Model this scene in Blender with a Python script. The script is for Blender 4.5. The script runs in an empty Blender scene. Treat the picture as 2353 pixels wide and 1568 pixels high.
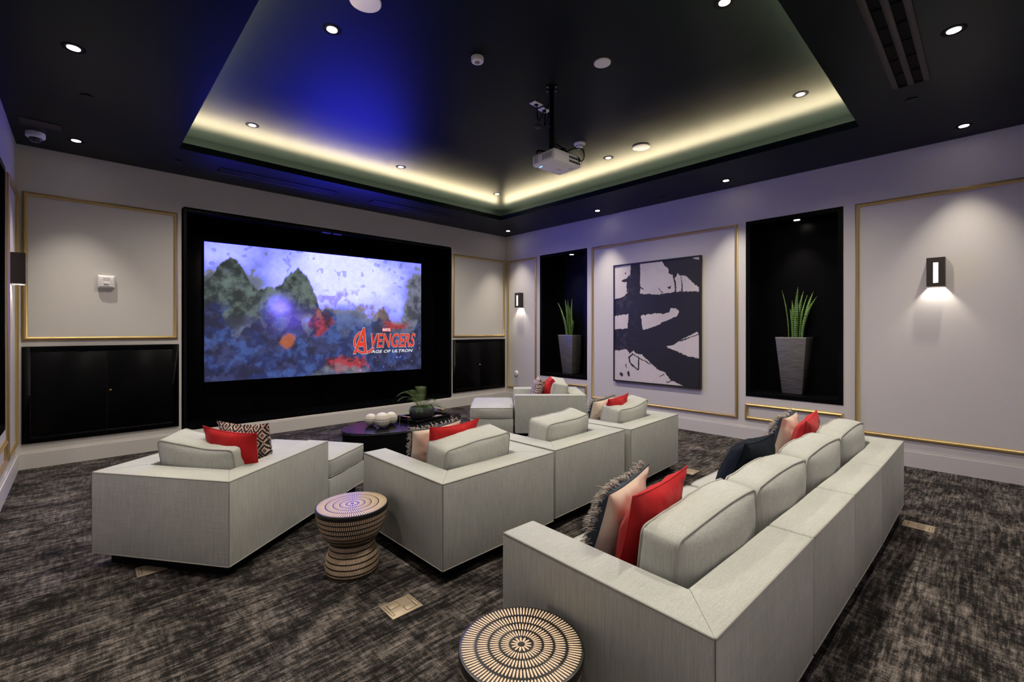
import bpy, bmesh, math, random
import numpy as np
from mathutils import Vector, Matrix, noise as mnoise

scene = bpy.context.scene
COL = scene.collection
R = math.radians

# ------------------------------------------------------------------ camera, world, exposure
CAM_H = 1.5
YAW = R(43.49)
cam_d = bpy.data.cameras.new('camera')
cam_d.sensor_width = 36.0
cam_d.lens = 36.0 * 1043.0 / 2353.0
cam_d.shift_y = -26.0 / 2353.0
cam_d.clip_start = 0.02
cam = bpy.data.objects.new('camera', cam_d)
COL.objects.link(cam)
cam.location = (0, 0, CAM_H)
cam.rotation_euler = (R(90), 0, -YAW)
scene.camera = cam

world = bpy.data.worlds.new('world')
scene.world = world
world.use_nodes = True
world.node_tree.nodes['Background'].inputs[0].default_value = (0, 0, 0, 1)
world.node_tree.nodes['Background'].inputs[1].default_value = 0.0

vs = scene.view_settings
vs.view_transform = 'Standard'
vs.look = 'None'
vs.gamma = 1.0
vs.exposure = 0.06
vs.use_curve_mapping = False
cy = scene.cycles
cy.max_bounces = 6
cy.diffuse_bounces = 4
cy.glossy_bounces = 3
cy.transmission_bounces = 2
cy.use_light_tree = False
cy.adaptive_threshold = 0.05
cy.caustics_reflective = False
cy.caustics_refractive = False

# room lamps (colours and powers used by the lamp builders below)
WARM = (1.0, 0.90, 0.77)
P_SOFFIT = 112.0
P_TRAY = 165.0
P_NICHE = 55.0
P_SCONCE = 14.0
LED_STRENGTH = 205.0
SCREEN_GAIN = 0.82
SCREEN_BLUE = 22.0

# ------------------------------------------------------------------ room dimensions
X0, X1 = -0.505, 6.592
Y0, Y1 = -0.85, 7.14
ZC, ZT = 3.483, 3.72
TX0, TX1, TY0, TY1 = 0.775, 5.51, 0.88, 6.10     # tray opening
COVE = 0.26

# ------------------------------------------------------------------ material helpers
def new_mat(name):
    m = bpy.data.materials.new(name)
    m.use_nodes = True
    nt = m.node_tree
    b = nt.nodes['Principled BSDF']
    return m, nt, b

def N(nt, typ, **kw):
    n = nt.nodes.new(typ)
    for k, v in kw.items():
        setattr(n, k, v)
    return n

def simple(name, col, rough=0.5, metal=0.0, spec=0.5, var=0.0, vscale=8.0, bump=0.0, bscale=200.0, sheen=0.0, coat=0.0):
    m, nt, b = new_mat(name)
    b.inputs['Base Color'].default_value = (*col, 1)
    b.inputs['Roughness'].default_value = rough
    b.inputs['Metallic'].default_value = metal
    b.inputs['Specular IOR Level'].default_value = spec
    if sheen:
        b.inputs['Sheen Weight'].default_value = sheen
    if coat:
        b.inputs['Coat Weight'].default_value = coat
    tc = N(nt, 'ShaderNodeTexCoord')
    if var:
        nz = N(nt, 'ShaderNodeTexNoise')
        nz.inputs['Scale'].default_value = vscale
        nz.inputs['Detail'].default_value = 4
        nt.links.new(tc.outputs['Object'], nz.inputs['Vector'])
        mx = N(nt, 'ShaderNodeMix', data_type='RGBA')
        mx.inputs[6].default_value = (*[c * (1 - var) for c in col], 1)
        mx.inputs[7].default_value = (*[min(1, c * (1 + var)) for c in col], 1)
        nt.links.new(nz.outputs['Fac'], mx.inputs[0])
        nt.links.new(mx.outputs[2], b.inputs['Base Color'])
    if bump:
        nb = N(nt, 'ShaderNodeTexNoise')
        nb.inputs['Scale'].default_value = bscale
        nb.inputs['Detail'].default_value = 2
        nt.links.new(tc.outputs['Object'], nb.inputs['Vector'])
        bp = N(nt, 'ShaderNodeBump')
        bp.inputs['Strength'].default_value = bump
        bp.inputs['Distance'].default_value = 0.002
        nt.links.new(nb.outputs['Fac'], bp.inputs['Height'])
        nt.links.new(bp.outputs['Normal'], b.inputs['Normal'])
    return m

def emis(name, col, strength):
    m, nt, b = new_mat(name)
    b.inputs['Base Color'].default_value = (0.02, 0.02, 0.02, 1)
    b.inputs['Emission Color'].default_value = (*col, 1)
    b.inputs['Emission Strength'].default_value = strength
    if strength < 1.0:
        m.cycles.emission_sampling = 'NONE'
    return m

def mapped_noise(nt, tc, scale, nscale=1.0, detail=4, rough=0.6, out='Object'):
    mp = N(nt, 'ShaderNodeMapping')
    mp.inputs['Scale'].default_value = scale
    nt.links.new(tc.outputs[out], mp.inputs['Vector'])
    nz = N(nt, 'ShaderNodeTexNoise')
    nz.inputs['Scale'].default_value = nscale
    nz.inputs['Detail'].default_value = detail
    nz.inputs['Roughness'].default_value = rough
    nt.links.new(mp.outputs['Vector'], nz.inputs['Vector'])
    return nz

def math_node(nt, op, a, b=None, c=None):
    n = N(nt, 'ShaderNodeMath', operation=op)
    for i, v in enumerate((a, b, c)):
        if v is None:
            continue
        if isinstance(v, (int, float)):
            n.inputs[i].default_value = v
        else:
            nt.links.new(v, n.inputs[i])
    return n.outputs[0]

def mat_fabric():
    m, nt, b = new_mat('linen_upholstery')
    tc = N(nt, 'ShaderNodeTexCoord')
    n1 = mapped_noise(nt, tc, (230, 230, 9), 1.0, 3)
    n2 = mapped_noise(nt, tc, (9, 260, 260), 1.0, 2)
    n3 = mapped_noise(nt, tc, (3, 3, 3), 1.0, 2)
    s = math_node(nt, 'ADD', math_node(nt, 'MULTIPLY', n1.outputs['Fac'], 0.6), math_node(nt, 'MULTIPLY', n2.outputs['Fac'], 0.3))
    s = math_node(nt, 'ADD', s, math_node(nt, 'MULTIPLY', n3.outputs['Fac'], 0.25))
    rp = N(nt, 'ShaderNodeValToRGB')
    rp.color_ramp.elements[0].position = 0.36
    rp.color_ramp.elements[0].color = (0.30, 0.308, 0.275, 1)
    rp.color_ramp.elements[1].position = 0.80
    rp.color_ramp.elements[1].color = (0.53, 0.545, 0.50, 1)
    nt.links.new(s, rp.inputs['Fac'])
    nt.links.new(rp.outputs['Color'], b.inputs['Base Color'])
    b.inputs['Roughness'].default_value = 0.85
    b.inputs['Specular IOR Level'].default_value = 0.25
    b.inputs['Sheen Weight'].default_value = 0.12
    bp = N(nt, 'ShaderNodeBump')
    bp.inputs['Strength'].default_value = 0.25
    bp.inputs['Distance'].default_value = 0.001
    nt.links.new(s, bp.inputs['Height'])
    nt.links.new(bp.outputs['Normal'], b.inputs['Normal'])
    return m

def mat_carpet():
    m, nt, b = new_mat('streaked_carpet')
    tc = N(nt, 'ShaderNodeTexCoord')
    a = mapped_noise(nt, tc, (4.5, 48, 1), 1.0, 6, 0.72)
    c = mapped_noise(nt, tc, (46, 7, 1), 1.0, 5, 0.70)
    d = mapped_noise(nt, tc, (3.6, 5.5, 1), 1.0, 3, 0.6)
    e = mapped_noise(nt, tc, (230, 230, 1), 1.0, 2, 0.6)
    f = mapped_noise(nt, tc, (17, 26, 1), 1.0, 6, 0.78)
    s = math_node(nt, 'MULTIPLY', a.outputs['Fac'], 0.42)
    s = math_node(nt, 'ADD', s, math_node(nt, 'MULTIPLY', c.outputs['Fac'], 0.22))
    s = math_node(nt, 'ADD', s, math_node(nt, 'MULTIPLY', d.outputs['Fac'], 0.26))
    s = math_node(nt, 'ADD', s, math_node(nt, 'MULTIPLY', f.outputs['Fac'], 0.30))
    s = math_node(nt, 'ADD', s, math_node(nt, 'MULTIPLY', e.outputs['Fac'], 0.28))
    rp = N(nt, 'ShaderNodeValToRGB')
    cr = rp.color_ramp
    cr.elements[0].position = 0.685
    cr.elements[0].color = (0.008, 0.0075, 0.007, 1)
    cr.elements[1].position = 0.89
    cr.elements[1].color = (0.27, 0.235, 0.21, 1)
    x = cr.elements.new(0.735); x.color = (0.030, 0.026, 0.024, 1)
    x = cr.elements.new(0.782); x.color = (0.095, 0.083, 0.075, 1)
    nt.links.new(s, rp.inputs['Fac'])
    nt.links.new(rp.outputs['Color'], b.inputs['Base Color'])
    b.inputs['Roughness'].default_value = 0.95
    b.inputs['Specular IOR Level'].default_value = 0.1
    bp = N(nt, 'ShaderNodeBump')
    bp.inputs['Strength'].default_value = 0.6
    bp.inputs['Distance'].default_value = 0.004
    nt.links.new(math_node(nt, 'ADD', e.outputs['Fac'], s), bp.inputs['Height'])
    nt.links.new(bp.outputs['Normal'], b.inputs['Normal'])
    return m

def mat_pattern():
    m, nt, b = new_mat('geometric_weave')
    tc = N(nt, 'ShaderNodeTexCoord')
    sp = N(nt, 'ShaderNodeSeparateXYZ')
    nt.links.new(tc.outputs['Object'], sp.inputs[0])
    def tri(o, k, off):
        v = math_node(nt, 'ADD', math_node(nt, 'MULTIPLY', o, k), off)
        v = math_node(nt, 'FRACT', v)
        return math_node(nt, 'ABSOLUTE', math_node(nt, 'SUBTRACT', v, 0.5))
    u = tri(sp.outputs['X'], 11.5, 50.0)
    v = tri(sp.outputs['Z'], 8.8, 50.25)
    dd = math_node(nt, 'ADD', u, v)
    st = math_node(nt, 'FRACT', math_node(nt, 'MULTIPLY', dd, 3.4))
    g = math_node(nt, 'GREATER_THAN', st, 0.52)
    # key-like interruptions
    u2 = tri(sp.outputs['X'], 46, 50.0)
    v2 = tri(sp.outputs['Z'], 35.2, 50.0)
    chk = math_node(nt, 'GREATER_THAN', math_node(nt, 'MULTIPLY', u2, v2), 0.17)
    g = math_node(nt, 'ABSOLUTE', math_node(nt, 'SUBTRACT', g, chk))
    mx = N(nt, 'ShaderNodeMix', data_type='RGBA')
    mx.inputs[6].default_value = (0.012, 0.012, 0.014, 1)
    mx.inputs[7].default_value = (0.66, 0.50, 0.42, 1)
    nt.links.new(g, mx.inputs[0])
    nt.links.new(mx.outputs[2], b.inputs['Base Color'])
    b.inputs['Roughness'].default_value = 0.9
    return m

def mat_snake():
    m, nt, b = new_mat('banded_leaf')
    tc = N(nt, 'ShaderNodeTexCoord')
    wv = N(nt, 'ShaderNodeTexWave', wave_type='BANDS', bands_direction='Z')
    wv.inputs['Scale'].default_value = 12
    wv.inputs['Distortion'].default_value = 6
    wv.inputs['Detail'].default_value = 3
    nt.links.new(tc.outputs['Object'], wv.inputs['Vector'])
    rp = N(nt, 'ShaderNodeValToRGB')
    rp.color_ramp.elements[0].color = (0.02, 0.10, 0.02, 1)
    rp.color_ramp.elements[1].color = (0.28, 0.43, 0.11, 1)
    nt.links.new(wv.outputs['Fac'], rp.inputs['Fac'])
    nt.links.new(rp.outputs['Color'], b.inputs['Base Color'])
    b.inputs['Roughness'].default_value = 0.35
    return m

def mat_planter():
    m, nt, b = new_mat('brushed_planter')
    tc = N(nt, 'ShaderNodeTexCoord')
    n1 = mapped_noise(nt, tc, (6, 6, 160), 1.0, 3)
    rp = N(nt, 'ShaderNodeValToRGB')
    rp.color_ramp.elements[0].position = 0.3
    rp.color_ramp.elements[0].color = (0.07, 0.067, 0.066, 1)
    rp.color_ramp.elements[1].position = 0.75
    rp.color_ramp.elements[1].color = (0.25, 0.24, 0.23, 1)
    nt.links.new(n1.outputs['Fac'], rp.inputs['Fac'])
    nt.links.new(rp.outputs['Color'], b.inputs['Base Color'])
    b.inputs['Roughness'].default_value = 0.4
    b.inputs['Metallic'].default_value = 0.35
    bp = N(nt, 'ShaderNodeBump')
    bp.inputs['Strength'].default_value = 0.4
    bp.inputs['Distance'].default_value = 0.002
    nt.links.new(n1.outputs['Fac'], bp.inputs['Height'])
    nt.links.new(bp.outputs['Normal'], b.inputs['Normal'])
    return m

def mat_attr(name, emission=None, rough=0.7):
    m, nt, b = new_mat(name)
    at = N(nt, 'ShaderNodeAttribute')
    at.attribute_name = 'paint'
    if emission is not None:
        m.cycles.emission_sampling = 'NONE'
        b.inputs['Base Color'].default_value = (0.03, 0.03, 0.03, 1)
        nt.links.new(at.outputs['Color'], b.inputs['Emission Color'])
        b.inputs['Emission Strength'].default_value = emission
    else:
        nt.links.new(at.outputs['Color'], b.inputs['Base Color'])
    b.inputs['Roughness'].default_value = rough
    return m

M = {}
M['wall'] = simple('wall_paint', (0.60, 0.575, 0.54), 0.62, var=0.02, vscale=3, bump=0.05, bscale=400)
M['base'] = simple('baseboard_paint', (0.60, 0.575, 0.55), 0.4, spec=0.5)
M['ceil'] = simple('satin_dark_ceiling', (0.0050, 0.0076, 0.0080), 0.38, spec=0.12, var=0.06, vscale=2.2, bump=0.02, bscale=60)
M['ceil'].node_tree.nodes['Principled BSDF'].inputs['Specular Tint'].default_value = (0.55, 0.75, 1.0, 1)
M['gold'] = simple('gold_moulding', (0.53, 0.385, 0.165), 0.42, metal=0.7, var=0.06, vscale=20)
M['black'] = simple('black_satin_paint', (0.0025, 0.0025, 0.003), 0.34, spec=0.08, var=0.1)
M['blackmat'] = simple('black_matte', (0.0025, 0.0025, 0.003), 0.7, spec=0.1)
M['alcove'] = simple('alcove_black', (0.0025, 0.0025, 0.0032), 0.34, spec=0.12, var=0.1)
M['carpet'] = mat_carpet()
M['fabric'] = mat_fabric()
M['pipe'] = simple('linen_piping', (0.36, 0.355, 0.325), 0.85, spec=0.2)
M['seam'] = simple('stitched_seam', (0.14, 0.135, 0.12), 0.9, spec=0.1)
M['red'] = simple('red_velvet', (0.43, 0.009, 0.011), 0.75, spec=0.2, var=0.22, vscale=14, sheen=0.08)
M['cream'] = simple('cream_cotton', (0.68, 0.575, 0.465), 0.9, spec=0.15, var=0.05, vscale=30, bump=0.2, bscale=500)
M['navy'] = simple('navy_weave', (0.0055, 0.009, 0.015), 0.9, spec=0.15, var=0.4, vscale=160, bump=0.3, bscale=300)
M['denim'] = simple('flecked_navy_weave', (0.035, 0.05, 0.065), 0.9, spec=0.2, var=0.7, vscale=220, bump=0.4, bscale=300)
M['fringe'] = simple('grey_wool_fringe', (0.40, 0.35, 0.31), 0.95, spec=0.1, var=0.35, vscale=60)
M['pattern'] = mat_pattern()
M['stool'] = simple('black_resin', (0.010, 0.009, 0.008), 0.35, spec=0.5)
M['bone'] = simple('bone_inlay', (0.74, 0.57, 0.39), 0.55, spec=0.3, var=0.1, vscale=40)
M['table'] = simple('black_lacquer', (0.004, 0.004, 0.005), 0.2, spec=0.9)
M['bowl'] = simple('charcoal_ceramic', (0.035, 0.038, 0.037), 0.6, spec=0.4, bump=0.15, bscale=120)
M['leaf'] = simple('fern_leaf', (0.07, 0.115, 0.03), 0.55, spec=0.3, var=0.45, vscale=22)
M['soil'] = simple('potting_soil', (0.02, 0.015, 0.012), 0.95, bump=0.5, bscale=90)
M['snake'] = mat_snake()
M['planter'] = mat_planter()
M['rim'] = simple('planter_rim', (0.45, 0.43, 0.41), 0.35, metal=0.3)
M['white'] = simple('white_plastic', (0.84, 0.82, 0.81), 0.4)
M['offwhite'] = simple('aged_white_plastic', (0.62, 0.60, 0.58), 0.45)
M['grey'] = simple('grey_print', (0.28, 0.27, 0.27), 0.6)
M['brass'] = simple('brass_plate', (0.42, 0.34, 0.24), 0.55, metal=0.45, var=0.05, vscale=30)
M['brassdark'] = simple('brass_groove', (0.10, 0.08, 0.05), 0.5, metal=0.5)
M['goldmetal'] = simple('polished_gold', (0.75, 0.52, 0.22), 0.25, metal=1.0)
M['steel'] = simple('screw_steel', (0.6, 0.6, 0.6), 0.3, metal=1.0)
M['vent'] = simple('bronze_diffuser', (0.035, 0.028, 0.022), 0.5, spec=0.4)
M['bronze'] = simple('bronze_sconce', (0.050, 0.042, 0.037), 0.4, metal=0.4)
M['ballm'] = simple('carved_ball_ivory', (0.60, 0.56, 0.48), 0.6, var=0.06, vscale=30)
M['balldark'] = simple('carved_ball_groove', (0.10, 0.085, 0.065), 0.8)
M['glassdark'] = simple('smoked_dome', (0.012, 0.012, 0.014), 0.08, spec=0.7, coat=0.5)
M['canvasframe'] = simple('ebony_frame', (0.012, 0.011, 0.012), 0.4)
M['lens'] = emis('lamp_lens', (1.0, 0.90, 0.80), 28.0)
M['lenssoft'] = emis('lamp_lens_soft', (1.0, 0.90, 0.80), 5.0)
M['reflector'] = simple('lamp_reflector', (0.70, 0.68, 0.66), 0.35)
M['slot'] = emis('sconce_diffuser', (1.0, 0.96, 0.92), 7.0)
M['led'] = emis('cove_led', (1.0, 0.84, 0.50), LED_STRENGTH)
M['pled'] = emis('projector_indicator', (0.1, 0.45, 1.0), 6.0)
M['shieldtext_red'] = emis('title_red', (0.80, 0.035, 0.012), 0.9)
M['text_white'] = emis('title_white', (0.90, 0.90, 0.95), 0.9)
M['text_grey'] = emis('title_outline', (0.42, 0.40, 0.43), 0.9)
M['text_box'] = emis('title_box', (0.55, 0.02, 0.03), 0.9)

# ------------------------------------------------------------------ object helpers
def tag(o, label=None, cat=None, group=None, kind=None):
    if label: o['label'] = label
    if cat: o['category'] = cat
    if group: o['group'] = group
    if kind: o['kind'] = kind
    return o

def empty(name, loc=(0, 0, 0), rz=0.0):
    o = bpy.data.objects.new(name, None)
    o.empty_display_size = 0.1
    COL.objects.link(o)
    o.location = loc
    o.rotation_euler = (0, 0, rz)
    return o

def thing(name, label, cat, loc=(0, 0, 0), rz=0.0, group=None):
    return tag(empty(name, loc, rz), label, cat, group)

class MB:
    def __init__(s):
        s.v = []; s.f = []
    def add(s, vs_, fs_):
        o = len(s.v)
        s.v.extend([tuple(p) for p in vs_])
        s.f.extend([tuple(i + o for i in f) for f in fs_])
        return s
    def box(s, lo, hi, mtx=None):
        x0, y0, z0 = lo; x1, y1, z1 = hi
        p = [(x0,y0,z0),(x1,y0,z0),(x1,y1,z0),(x0,y1,z0),(x0,y0,z1),(x1,y0,z1),(x1,y1,z1),(x0,y1,z1)]
        if mtx: p = [mtx @ Vector(q) for q in p]
        return s.add(p, [(0,3,2,1),(4,5,6,7),(0,1,5,4),(1,2,6,5),(2,3,7,6),(3,0,4,7)])
    def prism(s, poly, z0, z1, mtx=None):
        n = len(poly)
        p = [(x, y, z0) for x, y in poly] + [(x, y, z1) for x, y in poly]
        if mtx: p = [mtx @ Vector(q) for q in p]
        f = [tuple(range(n - 1, -1, -1)), tuple(range(n, 2 * n))]
        f += [(i, (i + 1) % n, n + (i + 1) % n, n + i) for i in range(n)]
        return s.add(p, f)
    def lathe(s, prof, n=32, mtx=None, cap0=True, cap1=True, sx=1.0, sy=1.0):
        p = []
        for r, z in prof:
            for i in range(n):
                a = 2 * math.pi * i / n
                p.append((r * math.cos(a) * sx, r * math.sin(a) * sy, z))
        if mtx: p = [mtx @ Vector(q) for q in p]
        f = []
        for j in range(len(prof) - 1):
            for i in range(n):
                k = (i + 1) % n
                f.append((j*n+i, j*n+k, (j+1)*n+k, (j+1)*n+i))
        if cap0: f.append(tuple(range(n - 1, -1, -1)))
        if cap1: f.append(tuple((len(prof)-1)*n + i for i in range(n)))
        return s.add(p, f)
    def tube(s, path, r, n=6, closed=False, taper=None):
        P = [Vector(q) for q in path]
        m = len(P)
        T = []
        for i in range(m):
            if closed: t = P[(i+1) % m] - P[i-1]
            else: t = P[min(i+1, m-1)] - P[max(i-1, 0)]
            T.append(t.normalized() if t.length > 1e-9 else Vector((0,0,1)))
        up = Vector((0,0,1)) if abs(T[0].z) < 0.9 else Vector((1,0,0))
        u = T[0].cross(up).normalized()
        out = []
        for i in range(m):
            u = (u - T[i] * u.dot(T[i]))
            u = u.normalized() if u.length > 1e-6 else T[i].orthogonal().normalized()
            w = T[i].cross(u)
            rr = r * (taper(i / (m - 1)) if taper else 1.0)
            for k in range(n):
                a = 2 * math.pi * k / n
                out.append(P[i] + u * (rr * math.cos(a)) + w * (rr * math.sin(a)))
        f = []
        for i in range(m if closed else m - 1):
            j = (i + 1) % m
            for k in range(n):
                l = (k + 1) % n
                f.append((i*n+k, i*n+l, j*n+l, j*n+k))
        if not closed:
            f.append(tuple(range(n - 1, -1, -1)))
            f.append(tuple((m-1)*n + k for k in range(n)))
        return s.add(out, f)
    def mesh(s, name, mat, smooth=False, auto=None):
        me = bpy.data.meshes.new(name)
        me.from_pydata([tuple(q) for q in s.v], [], s.f)
        bm = bmesh.new(); bm.from_mesh(me)
        bmesh.ops.recalc_face_normals(bm, faces=bm.faces)
        bm.to_mesh(me); bm.free()
        if mat is not None: me.materials.append(mat)
        if smooth:
            me.polygons.foreach_set('use_smooth', [True] * len(me.polygons))
            if auto is not None:
                try: me.set_sharp_from_angle(angle=R(auto))
                except Exception: pass
        me.update()
        return me
    def build(s, name, mat, parent=None, smooth=False, auto=None, bevel=None, seg=2, loc=None, rot=None):
        me = s.mesh(name, mat, smooth, auto)
        o = bpy.data.objects.new(name, me)
        COL.objects.link(o)
        if parent is not None: o.parent = parent
        if loc is not None: o.location = loc
        if rot is not None: o.rotation_euler = rot
        if bevel:
            bm = bmesh.new(); bm.from_mesh(me)
            bmesh.ops.remove_doubles(bm, verts=bm.verts, dist=1e-5)
            es = [e for e in bm.edges if len(e.link_faces) == 2 and e.calc_face_angle(0) > R(35)]
            bmesh.ops.bevel(bm, geom=es, offset=bevel, segments=seg, profile=0.5, affect='EDGES', clamp_overlap=True)
            bm.to_mesh(me); bm.free()
            me.polygons.foreach_set('use_smooth', [True] * len(me.polygons))
            try: me.set_sharp_from_angle(angle=R(50))
            except Exception: pass
        return o

def link_mesh(name, me, parent=None, loc=None, rot=None, scale=None):
    o = bpy.data.objects.new(name, me)
    COL.objects.link(o)
    if parent is not None: o.parent = parent
    if loc is not None: o.location = loc
    if rot is not None: o.rotation_euler = rot
    if scale is not None: o.scale = scale
    return o

def struct(o):
    o['kind'] = 'structure'
    return o

def copy_tree(o, parent=None):
    c = o.copy(); COL.objects.link(c); c.parent = parent
    for ch in list(o.children): copy_tree(ch, c)
    return c

# ------------------------------------------------------------------ room shell
T = 0.10
floor = struct(MB().box((X0 - T, Y0 - T, -0.10), (X1 + T, Y1 + T, 0.0)).build('floor', M['carpet']))

def slab_cells(us, vs_, holes):
    """rectangles of a wall between cut lines, leaving the holes open"""
    for a, b in zip(us[:-1], us[1:]):
        for c, d in zip(vs_[:-1], vs_[1:]):
            mu, mv = (a + b) / 2, (c + d) / 2
            if any(h[0] < mu < h[1] and h[2] < mv < h[3] for h in holes): continue
            yield a, b, c, d

def wall_x(name, x, xo, ya, yb, holes):
    us = sorted({ya, yb, *[h[0] for h in holes], *[h[1] for h in holes]})
    vv = sorted({0.0, ZC, *[h[2] for h in holes], *[h[3] for h in holes]})
    mb = MB()
    for a, b, c, d in slab_cells(us, vv, holes):
        mb.box((min(x, xo), a, c), (max(x, xo), b, d))
    return struct(mb.build(name, M['wall']))

def wall_y(name, y, yo, xa, xb, holes):
    us = sorted({xa, xb, *[h[0] for h in holes], *[h[1] for h in holes]})
    vv = sorted({0.0, ZC, *[h[2] for h in holes], *[h[3] for h in holes]})
    mb = MB()
    for a, b, c, d in slab_cells(us, vv, holes):
        mb.box((a, min(y, yo), c), (b, max(y, yo), d))
    return struct(mb.build(name, M['wall']))

NICHES = [(4.988, 6.140, 0.597, 2.968), (1.207, 2.301, 0.597, 2.972)]
ALC = (0.951, 5.151, 0.218, 3.065)
wall_right = wall_x('wall_right', X1, X1 + T, Y0 - T, Y1 + T, NICHES)
wall_left = wall_x('wall_left', X0, X0 - T, Y0 - T, Y1 + T, NICHES)
wall_front = wall_y('wall_front', Y1, Y1 + T, X0, X1, [ALC])
wall_back = wall_y('wall_back', Y0, Y0 - T, X0, X1, [])

# ceiling: lower soffit ring, lip, cove, raised tray
cb = MB()
cb.box((X0 - T, Y0 - T, ZC), (TX0, Y1 + T, ZC + 0.02))
cb.box((TX1, Y0 - T, ZC), (X1 + T, Y1 + T, ZC + 0.02))
cb.box((TX0, Y0 - T, ZC), (TX1, TY0, ZC + 0.02))
cb.box((TX0, TY1, ZC), (TX1, Y1 + T, ZC + 0.02))
LIP = 0.073
cb.box((TX0 - 0.02, TY0 - 0.02, ZC + 0.02), (TX0, TY1 + 0.02, ZC + LIP))
cb.box((TX1, TY0 - 0.02, ZC + 0.02), (TX1 + 0.02, TY1 + 0.02, ZC + LIP))
cb.box((TX0, TY0 - 0.02, ZC + 0.02), (TX1, TY0, ZC + LIP))
cb.box((TX0, TY1, ZC + 0.02), (TX1, TY1 + 0.02, ZC + LIP))
CX0, CX1, CY0, CY1 = TX0 - COVE, TX1 + COVE, TY0 - COVE, TY1 + COVE
cb.box((CX0 - 0.05, CY0 - 0.05, ZC + 0.02), (CX0, CY1 + 0.05, ZT))
cb.box((CX1, CY0 - 0.05, ZC + 0.02), (CX1 + 0.05, CY1 + 0.05, ZT))
cb.box((CX0, CY0 - 0.05, ZC + 0.02), (CX1, CY0, ZT))
cb.box((CX0, CY1, ZC + 0.02), (CX1, CY1 + 0.05, ZT))
cb.box((CX0 - 0.05, CY0 - 0.05, ZT), (CX1 + 0.05, CY1 + 0.05, ZT + 0.05))
ceiling = struct(cb.build('ceiling', M['ceil']))

def cove_led(label, lo, hi):
    t = thing('cove_led_strip', label, 'light strip', ((lo[0]+hi[0])/2, (lo[1]+hi[1])/2, ZC + 0.02), group='LED strips hidden in the ceiling cove')
    dx, dy = (hi[0]-lo[0])/2, (hi[1]-lo[1])/2
    MB().box((-dx, -dy, 0.0), (dx, dy, 0.034)).build('channel', M['offwhite'], t)
    ex, ey = (dx, dy - 0.006) if dx > dy else (dx - 0.006, dy)
    MB().box((-ex, -ey, 0.0345), (ex, ey, 0.0450)).build('diffuser', M['led'], t)
o_ = 0.075
cove_led('glowing LED strip in the cove above the screen wall', (TX0, TY1 + o_, 0), (TX1, TY1 + o_ + 0.03, 0))
cove_led('glowing LED strip in the cove along the painting wall', (TX1 + o_, TY0, 0), (TX1 + o_ + 0.03, TY1, 0))
cove_led('glowing LED strip in the cove on the left side', (TX0 - o_ - 0.03, TY0, 0), (TX0 - o_, TY1, 0))
cove_led('glowing LED strip in the cove at the near end', (TX0, TY0 - o_ - 0.03, 0), (TX1, TY0 - o_, 0))

# baseboards
BBZ = 0.185
def baseboard(name, lo, hi, nrm):
    mb = MB()
    d = 0.02
    x0, y0 = lo; x1, y1 = hi
    nx, ny = nrm
    def slab(t, z0, z1):
        mb.box((min(x0, x0 + nx*t), min(y0, y0 + ny*t), z0), (max(x1, x1 + nx*t), max(y1, y1 + ny*t), z1))
    slab(d, 0, BBZ - 0.018)
    slab(d * 0.55, BBZ - 0.018, BBZ)
    struct(mb.build(name, M['base']))
baseboard('baseboard_front', (X0, Y1), (X1, Y1), (0, -1))
baseboard('baseboard_right', (X1, Y0), (X1, Y1), (-1, 0))
baseboard('baseboard_left', (X0, Y0), (X0, Y1), (1, 0))
baseboard('baseboard_back', (X0, Y0), (X1, Y0), (0, 1))

# gold panel mouldings
PROF = [(0.0, 0.0), (0.0, 0.010), (0.006, 0.013), (0.011, 0.021), (0.019, 0.026), (0.028, 0.024), (0.034, 0.014), (0.042, 0.011), (0.042, 0.0)]
trim_n = [0]
def moulding(axis, plane, nrm, a0, a1, z0, z1):
    """mitred rectangular moulding on a wall plane; profile = (inward offset, height)"""
    trim_n[0] += 1
    k = len(PROF)
    mb = MB(); vs_ = []
    for (sa, sz) in ((0, 0), (1, 0), (1, 1), (0, 1)):
        for off, h in PROF:
            a = a0 + off if sa == 0 else a1 - off
            z = z0 + off if sz == 0 else z1 - off
            p = plane + nrm * h
            vs_.append((p, a, z) if axis == 'x' else (a, p, z))
    fs_ = []
    for c in range(4):
        d = (c + 1) % 4
        for i in range(k):
            j = (i + 1) % k
            fs_.append((c*k+i, c*k+j, d*k+j, d*k+i))
    mb.add(vs_, fs_)
    struct(mb.build('trim_%d' % trim_n[0], M['gold'], smooth=True, auto=40))
moulding('y', Y1, -1, -0.462, 0.893, 1.380, 2.987)
moulding('y', Y1, -1, 5.192, 6.552, 1.352, 2.966)
for xw, nn in ((X1, -1), (X0, 1)):
    moulding('x', xw, nn, 6.235, 7.085, 0.278, 2.955)
    moulding('x', xw, nn, 2.403, 4.883, 0.275, 2.960)
    moulding('x', xw, nn, 4.988, 6.140, 0.279, 0.502)
    moulding('x', xw, nn, 1.207, 2.312, 0.279, 0.502)
    moulding('x', xw, nn, -0.720, 1.094, 0.288, 2.970)

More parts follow.
